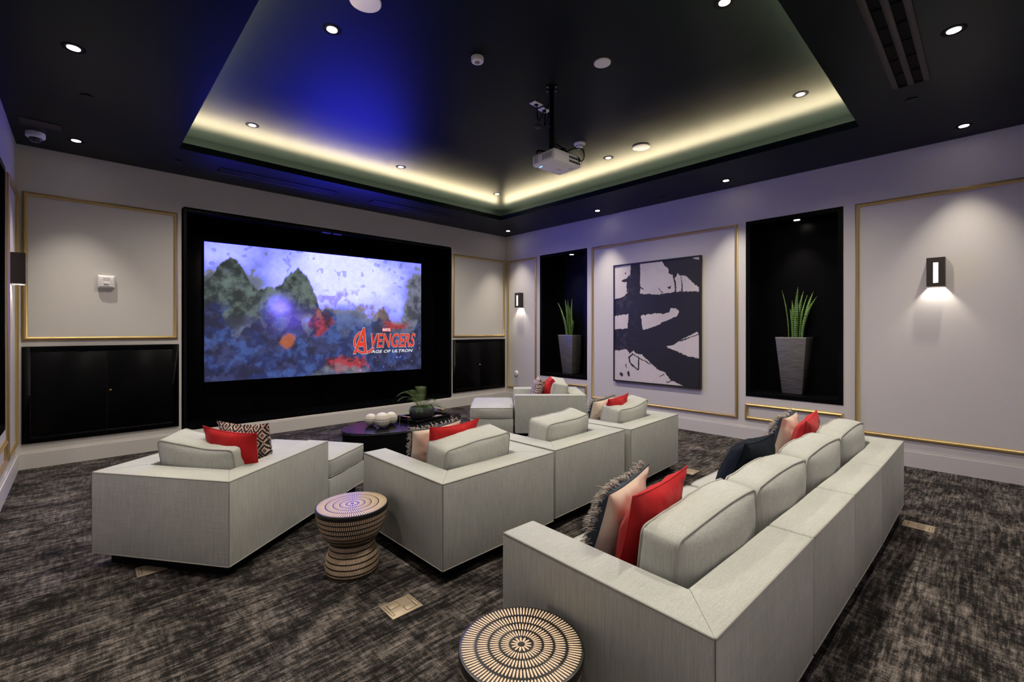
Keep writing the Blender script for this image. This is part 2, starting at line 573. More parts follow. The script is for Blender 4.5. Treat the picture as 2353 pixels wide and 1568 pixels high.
# niches: black lined boxes with a flat frame
ND = 0.46
def niche(wall, xw, sgn, h):
    ya, yb, za, zb = h
    fr = 0.052
    x_in, x_out = xw, xw + sgn * ND
    def bx(mb, xa, xb, *r):
        mb.box((min(xa, xb), r[0], r[2]), (max(xa, xb), r[1], r[3]))
    f = MB()
    xf0, xf1 = xw - sgn * 0.006, xw + sgn * 0.05
    bx(f, xf0, xf1, ya, ya + fr, za, zb)
    bx(f, xf0, xf1, yb - fr, yb, za, zb)
    bx(f, xf0, xf1, ya + fr, yb - fr, za, za + fr)
    bx(f, xf0, xf1, ya + fr, yb - fr, zb - fr, zb)
    f.build('niche_frame', M['black'], wall)
    l = MB()
    bx(l, x_out, x_out + sgn * 0.02, ya, yb, za, zb)
    l.build('niche_back_panel', M['black'], wall)
    for nm, r in (('niche_side_panel', (ya, ya + 0.02, za, zb)), ('niche_side_panel', (yb - 0.02, yb, za, zb)),
                  ('niche_top_panel', (ya, yb, zb - 0.03, zb)), ('niche_floor_panel', (ya, yb, za, za + 0.055))):
        q = MB(); bx(q, xf1, x_out, *r); q.build(nm, M['black'], wall)
for h in NICHES:
    niche(wall_right, X1, 1, h)
    niche(wall_left, X0, -1, h)

# screen alcove lining
AD = 0.50
ax0, ax1, az0, az1 = ALC
YB_ = Y1 + AD
MB().box((ax0 - 0.02, Y1 + 0.0, az0), (ax0 + 0.012, YB_, az1)).build('alcove_side_panel', M['alcove'], wall_front)
MB().box((ax1 - 0.012, Y1 + 0.0, az0), (ax1 + 0.02, YB_, az1)).build('alcove_side_panel', M['alcove'], wall_front)
MB().box((ax0, Y1, az1 - 0.012), (ax1, YB_, az1 + 0.02)).build('alcove_top_panel', M['alcove'], wall_front)
MB().box((ax0, Y1, az0 - 0.02), (ax1, YB_, az0 + 0.012)).build('alcove_floor_panel', M['alcove'], wall_front)
edges_ = [ax0 + 0.012, 1.86, 2.93, 4.10, ax1 - 0.012]
for a, b in zip(edges_[:-1], edges_[1:]):
    MB().box((a + 0.004, YB_, az0), (b - 0.004, YB_ + 0.02, az1)).build('alcove_back_panel', M['alcove'], wall_front, bevel=0.003, seg=1)
MB().box((ax0 - 0.02, YB_ + 0.02, az0 - 0.02), (ax1 + 0.02, YB_ + 0.05, az1 + 0.02)).build('alcove_backing', M['blackmat'], wall_front)
# flat black surround in the wall plane
sf = MB(); w_ = 0.035
sf.box((ax0, Y1 - 0.006, az0), (ax0 + w_, Y1 + 0.02, az1)); sf.box((ax1 - w_, Y1 - 0.006, az0), (ax1, Y1 + 0.02, az1))
sf.box((ax0 + w_, Y1 - 0.006, az1 - w_), (ax1 - w_, Y1 + 0.02, az1)); sf.box((ax0 + w_, Y1 - 0.006, az0), (ax1 - w_, Y1 + 0.02, az0 + w_))
sf.build('alcove_frame', M['alcove'], wall_front)

# ------------------------------------------------------------------ downlights
ring_mb = MB().lathe([(0.037, 0.0), (0.058, -0.004), (0.066, -0.002), (0.066, 0.0)], 28, cap0=False, cap1=False)
RING = ring_mb.mesh('trim_ring', M['blackmat'], True, 40)
RINGW = ring_mb.mesh('trim_ring', M['reflector'], True, 40)
LENS = MB().lathe([(0.036, -0.0015), (0.036, -0.0035)], 24).mesh('lamp_lens', M['lens'])
LENS2 = MB().lathe([(0.036, -0.0015), (0.036, -0.0035)], 24).mesh('lamp_lens', M['lenssoft'])

def downlight(x, y, z, label, power, group, ang=68, blend=0.9, soft=False, rad=0.03, tilt=None, lensmesh=None):
    t = thing('recessed_downlight', label, 'ceiling light', (x, y, z), group=group)
    link_mesh('trim_ring', RING, t)
    link_mesh('lamp_lens', lensmesh or (LENS2 if soft else LENS), t)
    ld = bpy.data.lights.new('downlight_beam', 'SPOT')
    ld.energy = power; ld.color = WARM; ld.spot_size = R(ang); ld.spot_blend = blend; ld.shadow_soft_size = rad
    lo = bpy.data.objects.new('downlight_beam', ld)
    COL.objects.link(lo); lo.parent = t; lo.location = (0, 0, -0.012 - rad)
    if tilt: lo.rotation_euler = tilt
    return t

G1 = 'lit downlights in the lower ceiling'
soff = [
    (-0.04, 6.60, 'lit ceiling downlight beside the white security dome'),
    (-0.04, 4.44, 'lit ceiling downlight at the upper left, nearest the left edge of the picture'),
    (6.215, 6.665, 'lit ceiling downlight in the far corner above the small wall panel'),
    (6.235, 4.505, 'lit ceiling downlight above the left side of the abstract painting'),
    (6.215, 2.42, 'lit ceiling downlight above the right edge of the abstract painting'),
    (6.225, 0.178, 'lit ceiling downlight above the large right-hand wall sconce'),
    (4.19, 0.167, 'brightest lit ceiling downlight beside the wide slot diffuser'),
]
for x, y, lb in soff: downlight(x, y, ZC, lb, P_SOFFIT, G1)
for x, y, lb in ((-0.04, 2.30, 'ceiling downlight above the viewer beside the left wall'), (-0.04, 0.17, 'ceiling downlight in the near left ceiling corner above the viewer'), (2.05, 0.167, 'ceiling downlight right above the large drum stool, outside the picture')):
    downlight(x, y, ZC, lb, P_SOFFIT, 'downlights near the viewer')
G2 = 'downlights in the raised ceiling'
tray = [
    (1.344, 3.350, 'downlight with glowing cone in the raised ceiling, nearest the left cove'),
    (1.346, 5.512, 'small downlight in the raised ceiling above the left end of the screen'),
    (3.160, 5.533, 'small downlight in the raised ceiling midway along the screen wall'),
    (4.930, 5.551, 'small downlight in the far corner of the raised ceiling'),
    (4.936, 3.395, 'small downlight in the raised ceiling behind the projector, near the smoke detector'),
    (4.917, 1.233, 'downlight in the raised ceiling at the right cove corner'),
    (3.160, 1.240, 'downlight cut by the top edge of the picture in the raised ceiling'),
]
for i, (x, y, lb) in enumerate(tray): downlight(x, y, ZT, lb, P_TRAY, G2, ang=145, blend=1.0, soft=i not in (0,))
downlight(1.35, 1.235, ZT, 'raised ceiling downlight outside the picture', P_TRAY, G2, ang=145, blend=1.0, soft=True)
G3 = 'niche downlights'
downlight(6.80, 5.51, 2.938, 'small lit downlight in the top of the far plant niche', P_NICHE, G3, ang=80, rad=0.02)
downlight(6.815, 1.75, 2.942, 'small lit downlight in the top of the large plant niche', P_NICHE, G3, ang=80, rad=0.02)
downlight(-0.73, 5.51, 2.938, 'small lit downlight in the plant niche of the left wall', P_NICHE, G3, ang=80, rad=0.02)

# ------------------------------------------------------------------ wall sconces
def sconce(x, y, nrm, label):
    t = thing('wall_sconce', label, 'wall light', (x, y, 2.105), 0 if nrm < 0 else math.pi, 'slotted wall sconces')
    W2, D_, H2 = 0.072, 0.105, 0.152
    b = MB()
    s0, s1 = -0.019, 0.019
    b.box((-D_, -W2, -H2), (-D_ + 0.012, s0, H2)); b.box((-D_, s1, -H2), (-D_ + 0.012, W2, H2))
    b.box((-D_, s0, 0.098), (-D_ + 0.012, s1, H2)); b.box((-D_, s0, -H2), (-D_ + 0.012, s1, -0.112))
    b.box((-D_ + 0.012, -W2, -H2), (0.0, -W2 + 0.008, H2)); b.box((-D_ + 0.012, W2 - 0.008, -H2), (0.0, W2, H2))
    b.box((-D_ + 0.012, -W2 + 0.008, H2 - 0.008), (0.0, W2 - 0.008, H2))
    b.build('housing', M['bronze'], t)
    MB().box((-D_ + 0.004, s0, -0.112), (-D_ + 0.010, s1, 0.098)).build('slot_diffuser', M['slot'], t)
    MB().box((-0.008, -W2 + 0.009, -H2 + 0.006), (-0.001, W2 - 0.009, H2 - 0.010)).build('back_plate', M['offwhite'], t)
    r = MB()
    r.box((-D_ - 0.001, -W2 - 0.001, -H2 - 0.004), (0, -W2 + 0.006, -H2)); r.box((-D_ - 0.001, W2 - 0.006, -H2 - 0.004), (0, W2 + 0.001, -H2))
    r.box((-D_ - 0.001, -W2 + 0.006, -H2 - 0.004), (-D_ + 0.006, W2 - 0.006, -H2))
    r.build('bottom_rim', M['offwhite'], t)
    ld = bpy.data.lights.new('sconce_lamp', 'POINT'); ld.energy = P_SCONCE; ld.color = (1, 0.92, 0.82); ld.shadow_soft_size = 0.02
    lo = bpy.data.objects.new('sconce_lamp', ld); COL.objects.link(lo); lo.parent = t; lo.location = (-0.055, 0, -0.06)
sconce(X1, 6.685, -1, 'small bronze slotted wall sconce in the narrow panel by the corner')
sconce(X1, 0.395, -1, 'large bronze slotted wall sconce lit on the right-hand panel')
sconce(X0, 6.625, 1, 'bronze wall sconce seen edge-on at the far left')

# ------------------------------------------------------------------ wall cabinets
def cabinet(x0, x1, z0, z1, knob_side, label):
    t = thing('wall_cabinet', label, 'cabinet', ((x0 + x1) / 2, Y1, z0), group='black cabinets in the screen wall')
    w = (x1 - x0) / 2; h = z1 - z0; d = 0.016; f = 0.062
    b = MB()
    b.box((-w, -d, 0), (-w + f, 0, h)); b.box((w - f, -d, 0), (w, 0, h))
    b.box((-w + f, -d, 0), (w - f, 0, f)); b.box((-w + f, -d, h - f), (w - f, 0, h))
    b.build('face_frame', M['black'], t, bevel=0.0015, seg=1)
    dw = w - f
    for sgn in (-1, 1):
        a, c = (-dw + 0.003, -0.0015) if sgn < 0 else (0.0015, dw - 0.003)
        dr = MB().box((a, -d + 0.003, f + 0.003), (c, -0.001, h - f - 0.003)).build('door', M['black'], t, bevel=0.002, seg=1)
        if sgn == knob_side:
            k = MB().lathe([(0.004, 0), (0.004, 0.012), (0.011, 0.016), (0.013, 0.022), (0.009, 0.028)], 16, Matrix.Translation((sgn * 0.028, -d + 0.003, h * 0.5)) @ Matrix.Rotation(R(90), 4, 'X'))
            k.build('knob', M['goldmetal'] if knob_side > 0 else M['steel'], dr, smooth=True)
cabinet(-0.465, 0.903, 0.270, 1.316, 1, 'wide black two-door wall cabinet left of the screen')
cabinet(5.192, 6.556, 0.277, 1.306, -1, 'black two-door wall cabinet in the corner right of the screen')

# ------------------------------------------------------------------ screen with picture
def vnoise(u, v, seed):
    rs = np.random.RandomState(seed)
    g = rs.rand(64, 64)
    iu = np.floor(u).astype(int); iv = np.floor(v).astype(int)
    fu = u - iu; fv = v - iv
    fu = fu * fu * (3 - 2 * fu); fv = fv * fv * (3 - 2 * fv)
    a = g[iu % 64, iv % 64]; b = g[(iu + 1) % 64, iv % 64]; c = g[iu % 64, (iv + 1) % 64]; d = g[(iu + 1) % 64, (iv + 1) % 64]
    return (a * (1 - fu) + b * fu) * (1 - fv) + (c * (1 - fu) + d * fu) * fv
def fbm(u, v, seed, oct_=5, gain=0.55):
    s = np.zeros_like(u); a = 1.0; t = 0.0
    for i in range(oct_):
        s += a * vnoise(u * 2 ** i + 7.3 * i, v * 2 ** i + 3.1 * i, seed + i); t += a; a *= gain
    return s / t
def sstep(a, b, x):
    t = np.clip((x - a) / (b - a), 0, 1); return t * t * (3 - 2 * t)

def paint_grid(name, w, h, nu, nv, colfun, mat, parent, plane):
    """flat painted panel: vertex colours on a grid. plane(u,v) gives the local point"""
    U, V = np.meshgrid(np.linspace(0, 1, nu + 1), np.linspace(0, 1, nv + 1), indexing='ij')
    col = colfun(U, V)
    uu = U.ravel(); vv = V.ravel()
    pts = np.array(plane(uu, vv)).T
    idx = np.arange((nu + 1) * (nv + 1)).reshape(nu + 1, nv + 1)
    q = np.stack([idx[:-1, :-1], idx[1:, :-1], idx[1:, 1:], idx[:-1, 1:]], -1).reshape(-1, 4)
    me = bpy.data.meshes.new(name)
    me.from_pydata(pts.tolist(), [], q.tolist())
    at = me.attributes.new('paint', 'FLOAT_COLOR', 'POINT')
    rgba = np.concatenate([col.reshape(-1, 3), np.ones((col.shape[0] * col.shape[1], 1))], 1).astype(np.float32)
    at.data.foreach_set('color', rgba.ravel())
    me.materials.append(mat)
    return link_mesh(name, me, parent)

def screen_picture(U, V):
    W = U * 1.72
    H_ = V
    cl = fbm(W * 4, H_ * 4, 3)
    cl2 = fbm(W * 9 + 5, H_ * 9, 21)
    rock = fbm(W * 14 + 2, H_ * 14, 40, 5, 0.65)
    fine = fbm(W * 40, H_ * 40, 60, 3, 0.6)
    def C(r, g, b): return np.stack([np.full_like(U, r), np.full_like(U, g), np.full_like(U, b)], -1)
    def mix(a, b, t): return a * (1 - t[..., None]) + b * t[..., None]
    def blob(cu, cv, ru, rv, soft=0.5, wob=0.35):
        d = np.sqrt(((U - cu) / ru) ** 2 + ((V - cv) / rv) ** 2) + (cl2 - 0.5) * wob + (rock - 0.5) * wob * 0.8
        return 1 - sstep(1 - soft, 1 + soft * 0.15, d)
    glow = np.exp(-(((U - 0.52) / 0.20) ** 2 + ((V - 0.90) / 0.28) ** 2))
    glow2 = np.exp(-(((U - 0.70) / 0.24) ** 2 + ((V - 0.76) / 0.20) ** 2))
    glow3 = np.exp(-(((U - 0.03) / 0.10) ** 2 + ((V - 0.92) / 0.16) ** 2))
    sky = np.clip(sstep(0.35, 0.75, cl) * 0.35 + glow * 0.95 + glow2 * 0.75 + glow3 * 0.4, 0, 1)
    base = mix(C(0.10, 0.13, 0.24), C(0.86, 0.91, 1.0), sky)
    low = sstep(0.62, 0.10, V + (cl2 - 0.5) * 0.25)
    base = mix(base, mix(C(0.009, 0.014, 0.085), C(0.055, 0.075, 0.24), sstep(0.4, 0.7, rock)), low * 0.95)
    crag = mix(C(0.02, 0.025, 0.045), C(0.17, 0.19, 0.28), sstep(0.42, 0.70, rock))
    base = mix(base, crag, np.clip(blob(0.03, 0.50, 0.13, 0.36) + blob(0.97, 0.66, 0.10, 0.36) + blob(0.93, 0.14, 0.22, 0.20) * 0.35, 0, 1) * 0.9)
    jag = (fbm(W * 7 + 3, H_ * 3, 71, 5, 0.6) - 0.5)
    teal = mix(C(0.012, 0.022, 0.026), C(0.13, 0.185, 0.17), sstep(0.40, 0.66, rock * 0.6 + cl2 * 0.4))
    ridge = 0.60 + 0.30 * np.exp(-((U - 0.10) / 0.085) ** 2) + 0.26 * np.exp(-((U - 0.36) / 0.075) ** 2) - 0.55 * sstep(0.42, 0.56, U) + jag * 0.22
    base = mix(base, teal, sstep(0.012, -0.012, V - ridge) * sstep(0.40, 0.52, V + jag * 0.2))
    dark = mix(C(0.004, 0.007, 0.045), C(0.030, 0.042, 0.16), sstep(0.38, 0.68, rock))
    ridge2 = 0.40 + 0.16 * np.sin(U * 17 + 1.0) * 0.5 + 0.10 * np.sin(U * 41) * 0.5 + jag * 0.45
    base = mix(base, dark, sstep(0.015, -0.015, V - ridge2) * 0.9)
    blue = mix(C(0.008, 0.025, 0.16), C(0.05, 0.13, 0.46), sstep(0.38, 0.68, rock))
    base = mix(base, blue, np.clip(sstep(0.50, 0.62, cl2 + 0.25 * np.exp(-(((U - 0.58) / 0.13) ** 2 + ((V - 0.36) / 0.24) ** 2)) + 0.16 * np.exp(-(((U - 0.30) / 0.16) ** 2 + ((V - 0.10) / 0.16) ** 2)) - 0.05) * sstep(0.62, 0.50, V), 0, 1) * 0.6)
    red = mix(C(0.06, 0.004, 0.008), C(0.48, 0.03, 0.035), sstep(0.40, 0.68, rock))
    rmask = cl2 * 0.5 + rock * 0.3 + 0.42 * np.exp(-(((U - 0.45) / 0.07) ** 2 + ((V - 0.43) / 0.11) ** 2)) + 0.40 * np.exp(-(((U - 0.58) / 0.12) ** 2 + ((V - 0.07) / 0.10) ** 2))
    base = mix(base, red, sstep(0.60, 0.72, rmask) * 0.9)
    yb = 0.46 - 0.06 * np.sin((U - 0.76) * 16) - 0.05 * (U - 0.8)
    rib = np.exp(-((V - yb) / (0.026 + 0.03 * (cl - 0.4))) ** 2) * sstep(0.76, 0.81, U) * sstep(0.95, 0.88, U)
    base = mix(base, red * 0.9, np.clip(rib, 0, 1))
    # warm lit rock faces and embers
    wm = sstep(0.56, 0.66, rock * 0.6 + cl * 0.4 + 0.14 * np.exp(-(((U - 0.62) / 0.20) ** 2 + ((V - 0.56) / 0.10) ** 2)) - 0.02) * sstep(0.42, 0.50, V) * sstep(0.74, 0.66, V) * sstep(0.40, 0.48, U) * sstep(0.84, 0.76, U)
    base = mix(base, C(0.24, 0.155, 0.115), wm * 0.75)
    em = sstep(0.50, 0.66, cl2 * 0.6 + 0.40 * np.exp(-(((U - 0.315) / 0.045) ** 2 + ((V - 0.28) / 0.07) ** 2)))
    base = mix(base, C(0.50, 0.12, 0.02), em * sstep(0.40, 0.34, V) * sstep(0.24, 0.28, U) * sstep(0.40, 0.36, U) * 0.85)
    vg = np.exp(-(((U - 0.285) / 0.040) ** 2 + ((V - 0.555) / 0.065) ** 2))
    base = base + vg[..., None] * np.array([0.45, 0.35, 2.2])
    vg2 = np.exp(-(((U - 0.33) / 0.09) ** 2 + ((V - 0.46) / 0.09) ** 2))
    base = base + vg2[..., None] * np.array([0.05, 0.01, 0.40])
    base = mix(base, C(0.20, 0.24, 0.30), sstep(0.48, 0.60, cl * 0.6 + 0.35 * np.exp(-(((U - 0.57) / 0.10) ** 2 + ((V - 0.02) / 0.10) ** 2))) * sstep(0.18, 0.08, V) * 0.8)
    deb = sstep(0.70, 0.74, fbm(W * 20 + 9, H_ * 20, 90, 2)) * sstep(0.60, 0.80, V)
    base = mix(base, C(0.10, 0.12, 0.18), deb * 0.5)
    sp = sstep(0.80, 0.86, fbm(W * 50, H_ * 50, 120, 2)) * sstep(0.50, 0.25, V) * sstep(0.55, 0.8, U)
    base = base + sp[..., None] * np.array([0.22, 0.25, 0.34])
    base = base * (0.88 + 0.24 * fine)[..., None]
    # the bright sky is a strongly blue source
    hot = sstep(0.20, 0.60, base[..., 1])
    base[..., 2] = base[..., 2] * (1 + SCREEN_BLUE * hot)
    return base

SA = Vector((1.233, 7.49, 0)); SB = Vector((4.578, 7.278, 0))
SW = (SB - SA).length; SZ0, SZ1 = 0.772, 2.724
srz = math.atan2(SB.y - SA.y, SB.x - SA.x)
screen = thing('projection_screen', 'large glowing cinema screen in the black alcove', 'screen', ((SA.x + SB.x) / 2, (SA.y + SB.y) / 2, az0 + 0.012), srz)
sh = az0 + 0.012
MB().box((-SW/2 - 0.004, 0.002, SZ0 - sh - 0.004), (SW/2 + 0.004, 0.03, SZ1 - sh + 0.004)).build('panel', M['blackmat'], screen)
paint_grid('picture', SW, SZ1 - SZ0, 460, 268, screen_picture, mat_attr('screen_picture', SCREEN_GAIN, 0.5), screen,
           lambda u, v: (-SW/2 + u * SW, np.full_like(u, 0.0), SZ0 - sh + v * (SZ1 - SZ0)))
for bx_ in (-0.9, 0.9):
    MB().box((bx_ - 0.05, 0.03, 0.9), (bx_ + 0.05, 0.26 + bx_ * 0.06, 1.6)).build('wall_mount', M['blackmat'], screen)

def text_mesh(body, x0, x1, z0, z1, mat, name, parent, y, shear=0.0, off=0.0, lean=0.0, pad=0.0):
    cu = bpy.data.curves.new('txt', 'FONT')
    cu.body = body; cu.offset = off; cu.extrude = 0.0; cu.resolution_u = 4
    ob = bpy.data.objects.new('txt', cu)
    COL.objects.link(ob)
    dg = bpy.context.evaluated_depsgraph_get()
    me = bpy.data.meshes.new_from_object(ob.evaluated_get(dg))
    bpy.data.objects.remove(ob)
    n = len(me.vertices)
    co = np.empty(n * 3); me.vertices.foreach_get('co', co); co = co.reshape(-1, 3)
    lo = co.min(0); hi = co.max(0)
    u = (co[:, 0] - lo[0]) / (hi[0] - lo[0]); v = (co[:, 1] - lo[1]) / (hi[1] - lo[1])
    x = x0 - pad + u * (x1 - x0 + 2 * pad); z = z0 - pad + v * (z1 - z0 + 2 * pad) + lean * (u - 0.5)
    x = x + shear * (v - 0.5) * (z1 - z0)
    out = np.stack([x - SW / 2, np.full(n, y), z - sh], 1)
    me.vertices.foreach_set('co', out.ravel())
    me.materials.clear(); me.materials.append(mat); me.update()
    return link_mesh(name, me, parent)

ring_pts = []
def arc_band(name, mat, cx, cz, r0, r1, a0, a1, y):
    mb = MB(); n = 40; vs_ = []
    for i in range(n + 1):
        a = R(a0 + (a1 - a0) * i / n)
        for r in (r0, r1):
            vs_.append((cx + r * math.cos(a) - SW/2, y, cz + r * 1.05 * math.sin(a) - sh))
    mb.add(vs_, [(2*i, 2*i+1, 2*i+3, 2*i+2) for i in range(n)])
    return mb.build(name, mat, screen)
arc_band('title_arc', M['text_grey'], 2.275, 1.285, 0.150, 0.196, 100, 332, -0.002)
arc_band('title_arc', M['shieldtext_red'], 2.275, 1.285, 0.158, 0.188, 104, 328, -0.003)
text_mesh('A', 2.115, 2.345, 1.095, 1.530, M['text_grey'], 'title_lettering', screen, -0.004, shear=0.16, off=0.03, pad=0.012)
text_mesh('A', 2.115, 2.345, 1.095, 1.530, M['shieldtext_red'], 'title_lettering', screen, -0.005, shear=0.16, off=0.015)
text_mesh('VENGERS', 2.372, 3.212, 1.190, 1.430, M['text_grey'], 'title_lettering', screen, -0.004, shear=0.16, off=0.03, pad=0.010)
text_mesh('VENGERS', 2.372, 3.212, 1.190, 1.430, M['shieldtext_red'], 'title_lettering', screen, -0.005, shear=0.16, off=0.012)
text_mesh('AGE OF ULTRON', 2.395, 3.168, 1.096, 1.148, M['text_white'], 'title_lettering', screen, -0.005, shear=0.35, off=0.015)
MB().box((2.592 - SW/2, -0.0035, 1.464 - sh), (2.757 - SW/2, -0.002, 1.536 - sh)).build('title_box', M['text_box'], screen)
text_mesh('MARVEL', 2.600, 2.749, 1.473, 1.527, M['text_white'], 'title_lettering', screen, -0.0045, off=0.02)

# brackets under the alcove top
for k, x in enumerate((2.84, 3.02)):
    t = thing('ceiling_bracket', ['small steel bracket plate under the alcove top, left of two', 'small steel bracket plate under the alcove top, right of two'][k], 'bracket', (x, Y1 + 0.20, az1 - 0.0125), group='bracket plates above the screen')
    MB().box((-0.07, -0.05, -0.008), (0.07, 0.05, 0)).build('plate', M['steel'], t, bevel=0.002, seg=1)
    MB().lathe([(0.008, -0.012), (0.008, -0.008)], 10).build('bolt', M['steel'], t)

# ------------------------------------------------------------------ sofas
SEAT_Z = 0.425
TOP_Z, BOT_Z = 0.600, 0.088

def rounded_box_bm(w, t, h, r, cuts):
    bm = bmesh.new()
    bmesh.ops.create_cube(bm, size=2.0)
    bmesh.ops.subdivide_edges(bm, edges=bm.edges[:], cuts=cuts, use_grid_fill=True)
    hx = Vector((w/2, t/2, h/2))
    for v in bm.verts:
        # gather vertices near the edges so the rounding is smooth
        q = Vector([math.copysign(abs(c) ** 0.8, c) for c in v.co])
        p = Vector((q.x * hx.x, q.y * hx.y, q.z * hx.z))
        c = Vector([max(-hx[i] + r, min(hx[i] - r, p[i])) for i in range(3)])
        d = p - c
        v.co = c + (d.normalized() * r if d.length > 1e-9 else d)
    return bm

def cushion(name, w, t, h, parent, mtx, seed, axis='y', bulge=0.03, rise=0.0, dip=0.0, r=0.028, mat=None, crumple=0.004, pipe=True, label=None):
    """box cushion; axis is the thin direction that bulges"""
    bm = rounded_box_bm(w, t, h, r, 13)
    ia = 'xyz'.index(axis)
    hx = (w/2, t/2, h/2)
    oth = [i for i in range(3) if i != ia]
    def deform(p):
        p = Vector(p)
        n = [max(-1, min(1, p[i] / hx[i])) for i in range(3)]
        k = (1 - abs(n[oth[0]]) ** 2.4) * (1 - abs(n[oth[1]]) ** 2.4)
        q = p.copy()
        q[ia] += n[ia] * bulge * k
        # sides belly out a little
        for i, j in ((oth[0], oth[1]), (oth[1], oth[0])):
            q[i] += n[i] * 0.012 * (1 - n[j] ** 2) * (1 - n[ia] ** 2)
        if axis == 'y':
            top = max(0, n[2])
            q[2] += top * (rise * (n[0] * 0.5 + 0.25 * math.sin(n[0] * 2.2 + seed)) - dip * (1 - n[0] ** 2))
        nn = mnoise.noise(Vector((p.x * 7 + seed * 3.1, p.y * 7, p.z * 7)))
        n2 = mnoise.noise(Vector((p.x * 22 + seed, p.y * 22, p.z * 9)))
        d = Vector(n); d = d.normalized() if d.length > 0 else d
        return q + d * (nn * crumple * 1.6 + n2 * crumple * 0.5)
    for v in bm.verts: v.co = deform(v.co)
    bmesh.ops.transform(bm, matrix=mtx, verts=bm.verts)
    me = bpy.data.meshes.new(name); bm.to_mesh(me); bm.free()
    me.materials.append(mat or M['fabric'])
    me.polygons.foreach_set('use_smooth', [True] * len(me.polygons))
    o = link_mesh(name, me, parent)
    if pipe:
        a, b = oth
        for sg in (-1, 1):
            path = []
            ha, hb = hx[a] - 0.004, hx[b] - 0.004
            rr = r
            for (ca, cb_, a0) in ((ha - rr, hb - rr, 0), (-ha + rr, hb - rr, 90), (-ha + rr, -hb + rr, 180), (ha - rr, -hb + rr, 270)):
                for k in range(4):
                    an = R(a0 + 30 * k)
                    p = [0, 0, 0]; p[a] = ca + rr * math.cos(an); p[b] = cb_ + rr * math.sin(an); p[ia] = sg * (hx[ia] - r * 0.35)
                    path.append(p)
                # straight run to the next corner is subdivided
                nxt = {0: (-ha + rr, hb), 90: (-ha, -hb + rr), 180: (ha - rr, -hb), 270: (ha, hb - rr)}[a0]
                st = path[-1]
                for k in range(1, 10):
                    f = k / 10
                    p = [0, 0, 0]; p[a] = st[a] * (1 - f) + nxt[0] * f; p[b] = st[b] * (1 - f) + nxt[1] * f; p[ia] = st[ia]
                    path.append(p)
            path = [mtx @ deform(p) for p in path]
            MB().tube(path, 0.0052, 6, True).build('piping', M['pipe'], o, smooth=True)
    return o

def sofa_unit(name, label, cat, bl, ang, W, D, arm_l, arm_r, back, seed, group, cush_w=None, cush_off=0.0, rise=0.03, dip=0.012, cush_h=0.315, cush_t=0.215, lean=9, bulge=0.035):
    c, s_ = math.cos(ang), math.sin(ang)
    cx = bl[0] + c * W/2 - s_ * D/2; cy = bl[1] + s_ * W/2 + c * D/2
    t = thing(name, label, cat, (cx, cy, 0), ang, group)
    x0, x1, y0, y1 = -W/2, W/2, -D/2, D/2
    poly = [(x0, y0), (x1, y0)]
    if arm_r: poly += [(x1, y1), (x1 - arm_r, y1), (x1 - arm_r, y0 + back)]
    else: poly += [(x1, y0 + back)]
    if arm_l: poly += [(x0 + arm_l, y0 + back), (x0 + arm_l, y1), (x0, y1)]
    else: poly += [(x0, y0 + back)]
    MB().prism(poly, BOT_Z, TOP_Z).build('upholstered_shell', M['fabric'], t, bevel=0.013, seg=3)
    xi0, xi1 = x0 + arm_l, x1 - arm_r
    e = 0.002
    MB().box((xi0 + e, y0 + back - 0.0, BOT_Z), (xi1 - e, y1 - 0.004, 0.285)).build('seat_base', M['fabric'], t, bevel=0.012, seg=2)
    MB().box((x0 + 0.07, y0 + 0.07, 0), (x1 - 0.07, y1 - 0.07, BOT_Z + 0.002)).build('plinth', M['blackmat'], t)
    sw, sd = xi1 - xi0 - 0.008, D - back - 0.006
    cushion('seat_cushion', sw, sd, SEAT_Z - 0.285, t, Matrix.Translation(((xi0 + xi1)/2, y0 + back + sd/2 + 0.003, (SEAT_Z + 0.285)/2)), seed, 'z', 0.012, r=0.03, crumple=0.003)
    cw = cush_w or (xi1 - xi0 - 0.02)
    mt = Matrix.Translation(((xi0 + xi1)/2 + cush_off, y0 + back + 0.005, SEAT_Z - 0.005)) @ Matrix.Rotation(R(lean), 4, 'X') @ Matrix.Translation((0, cush_t/2 + 0.055, cush_h/2))
    cushion('back_cushion', cw, cush_t, cush_h, t, mt, seed + 5.5, 'y', bulge, rise, dip, r=0.03, crumple=0.006)
    # piping on the outer top and bottom edges and the corner seams
    i_ = 0.004
    zt, zb = TOP_Z - 0.0035, BOT_Z + 0.004
    def run(z, i):
        p = [(x0 + i, y1 - i, z)] if arm_l else []
        p += [(x0 + i, y0 + i, z), (x1 - i, y0 + i, z)]
        if arm_r: p += [(x1 - i, y1 - i, z)]
        out = []
        for q, r_ in zip(p[:-1], p[1:]):
            q, r_ = Vector(q), Vector(r_)
            out += [q.lerp(r_, 0.006), q.lerp(r_, 0.5), q.lerp(r_, 0.994)]
        return out
    MB().tube(run(zt, i_), 0.0048, 6).build('top_piping', M['pipe'], t, smooth=True)
    MB().tube(run(zb, 0.003), 0.0048, 6).build('bottom_piping', M['pipe'], t, smooth=True)
    for side, xa, xb in (('l', x0, x0 + arm_l), ('r', x1, x1 - arm_r)):
        if (side == 'l' and arm_l) or (side == 'r' and arm_r):
            dx = 0.006 if side == 'l' else -0.006
            MB().tube([(xa + dx, y0 + 0.006, TOP_Z - 0.0006), (xb + dx * 0.5, y0 + back - 0.004, TOP_Z - 0.0002)], 0.0010, 5).build('mitre_seam', M['seam'], t)
            MB().tube([(xa + dx * 0.55, y0 + 0.0033, zb), (xa + dx * 0.55, y0 + 0.0033, zt)], 0.0016, 5).build('corner_seam', M['seam'], t)
    return t

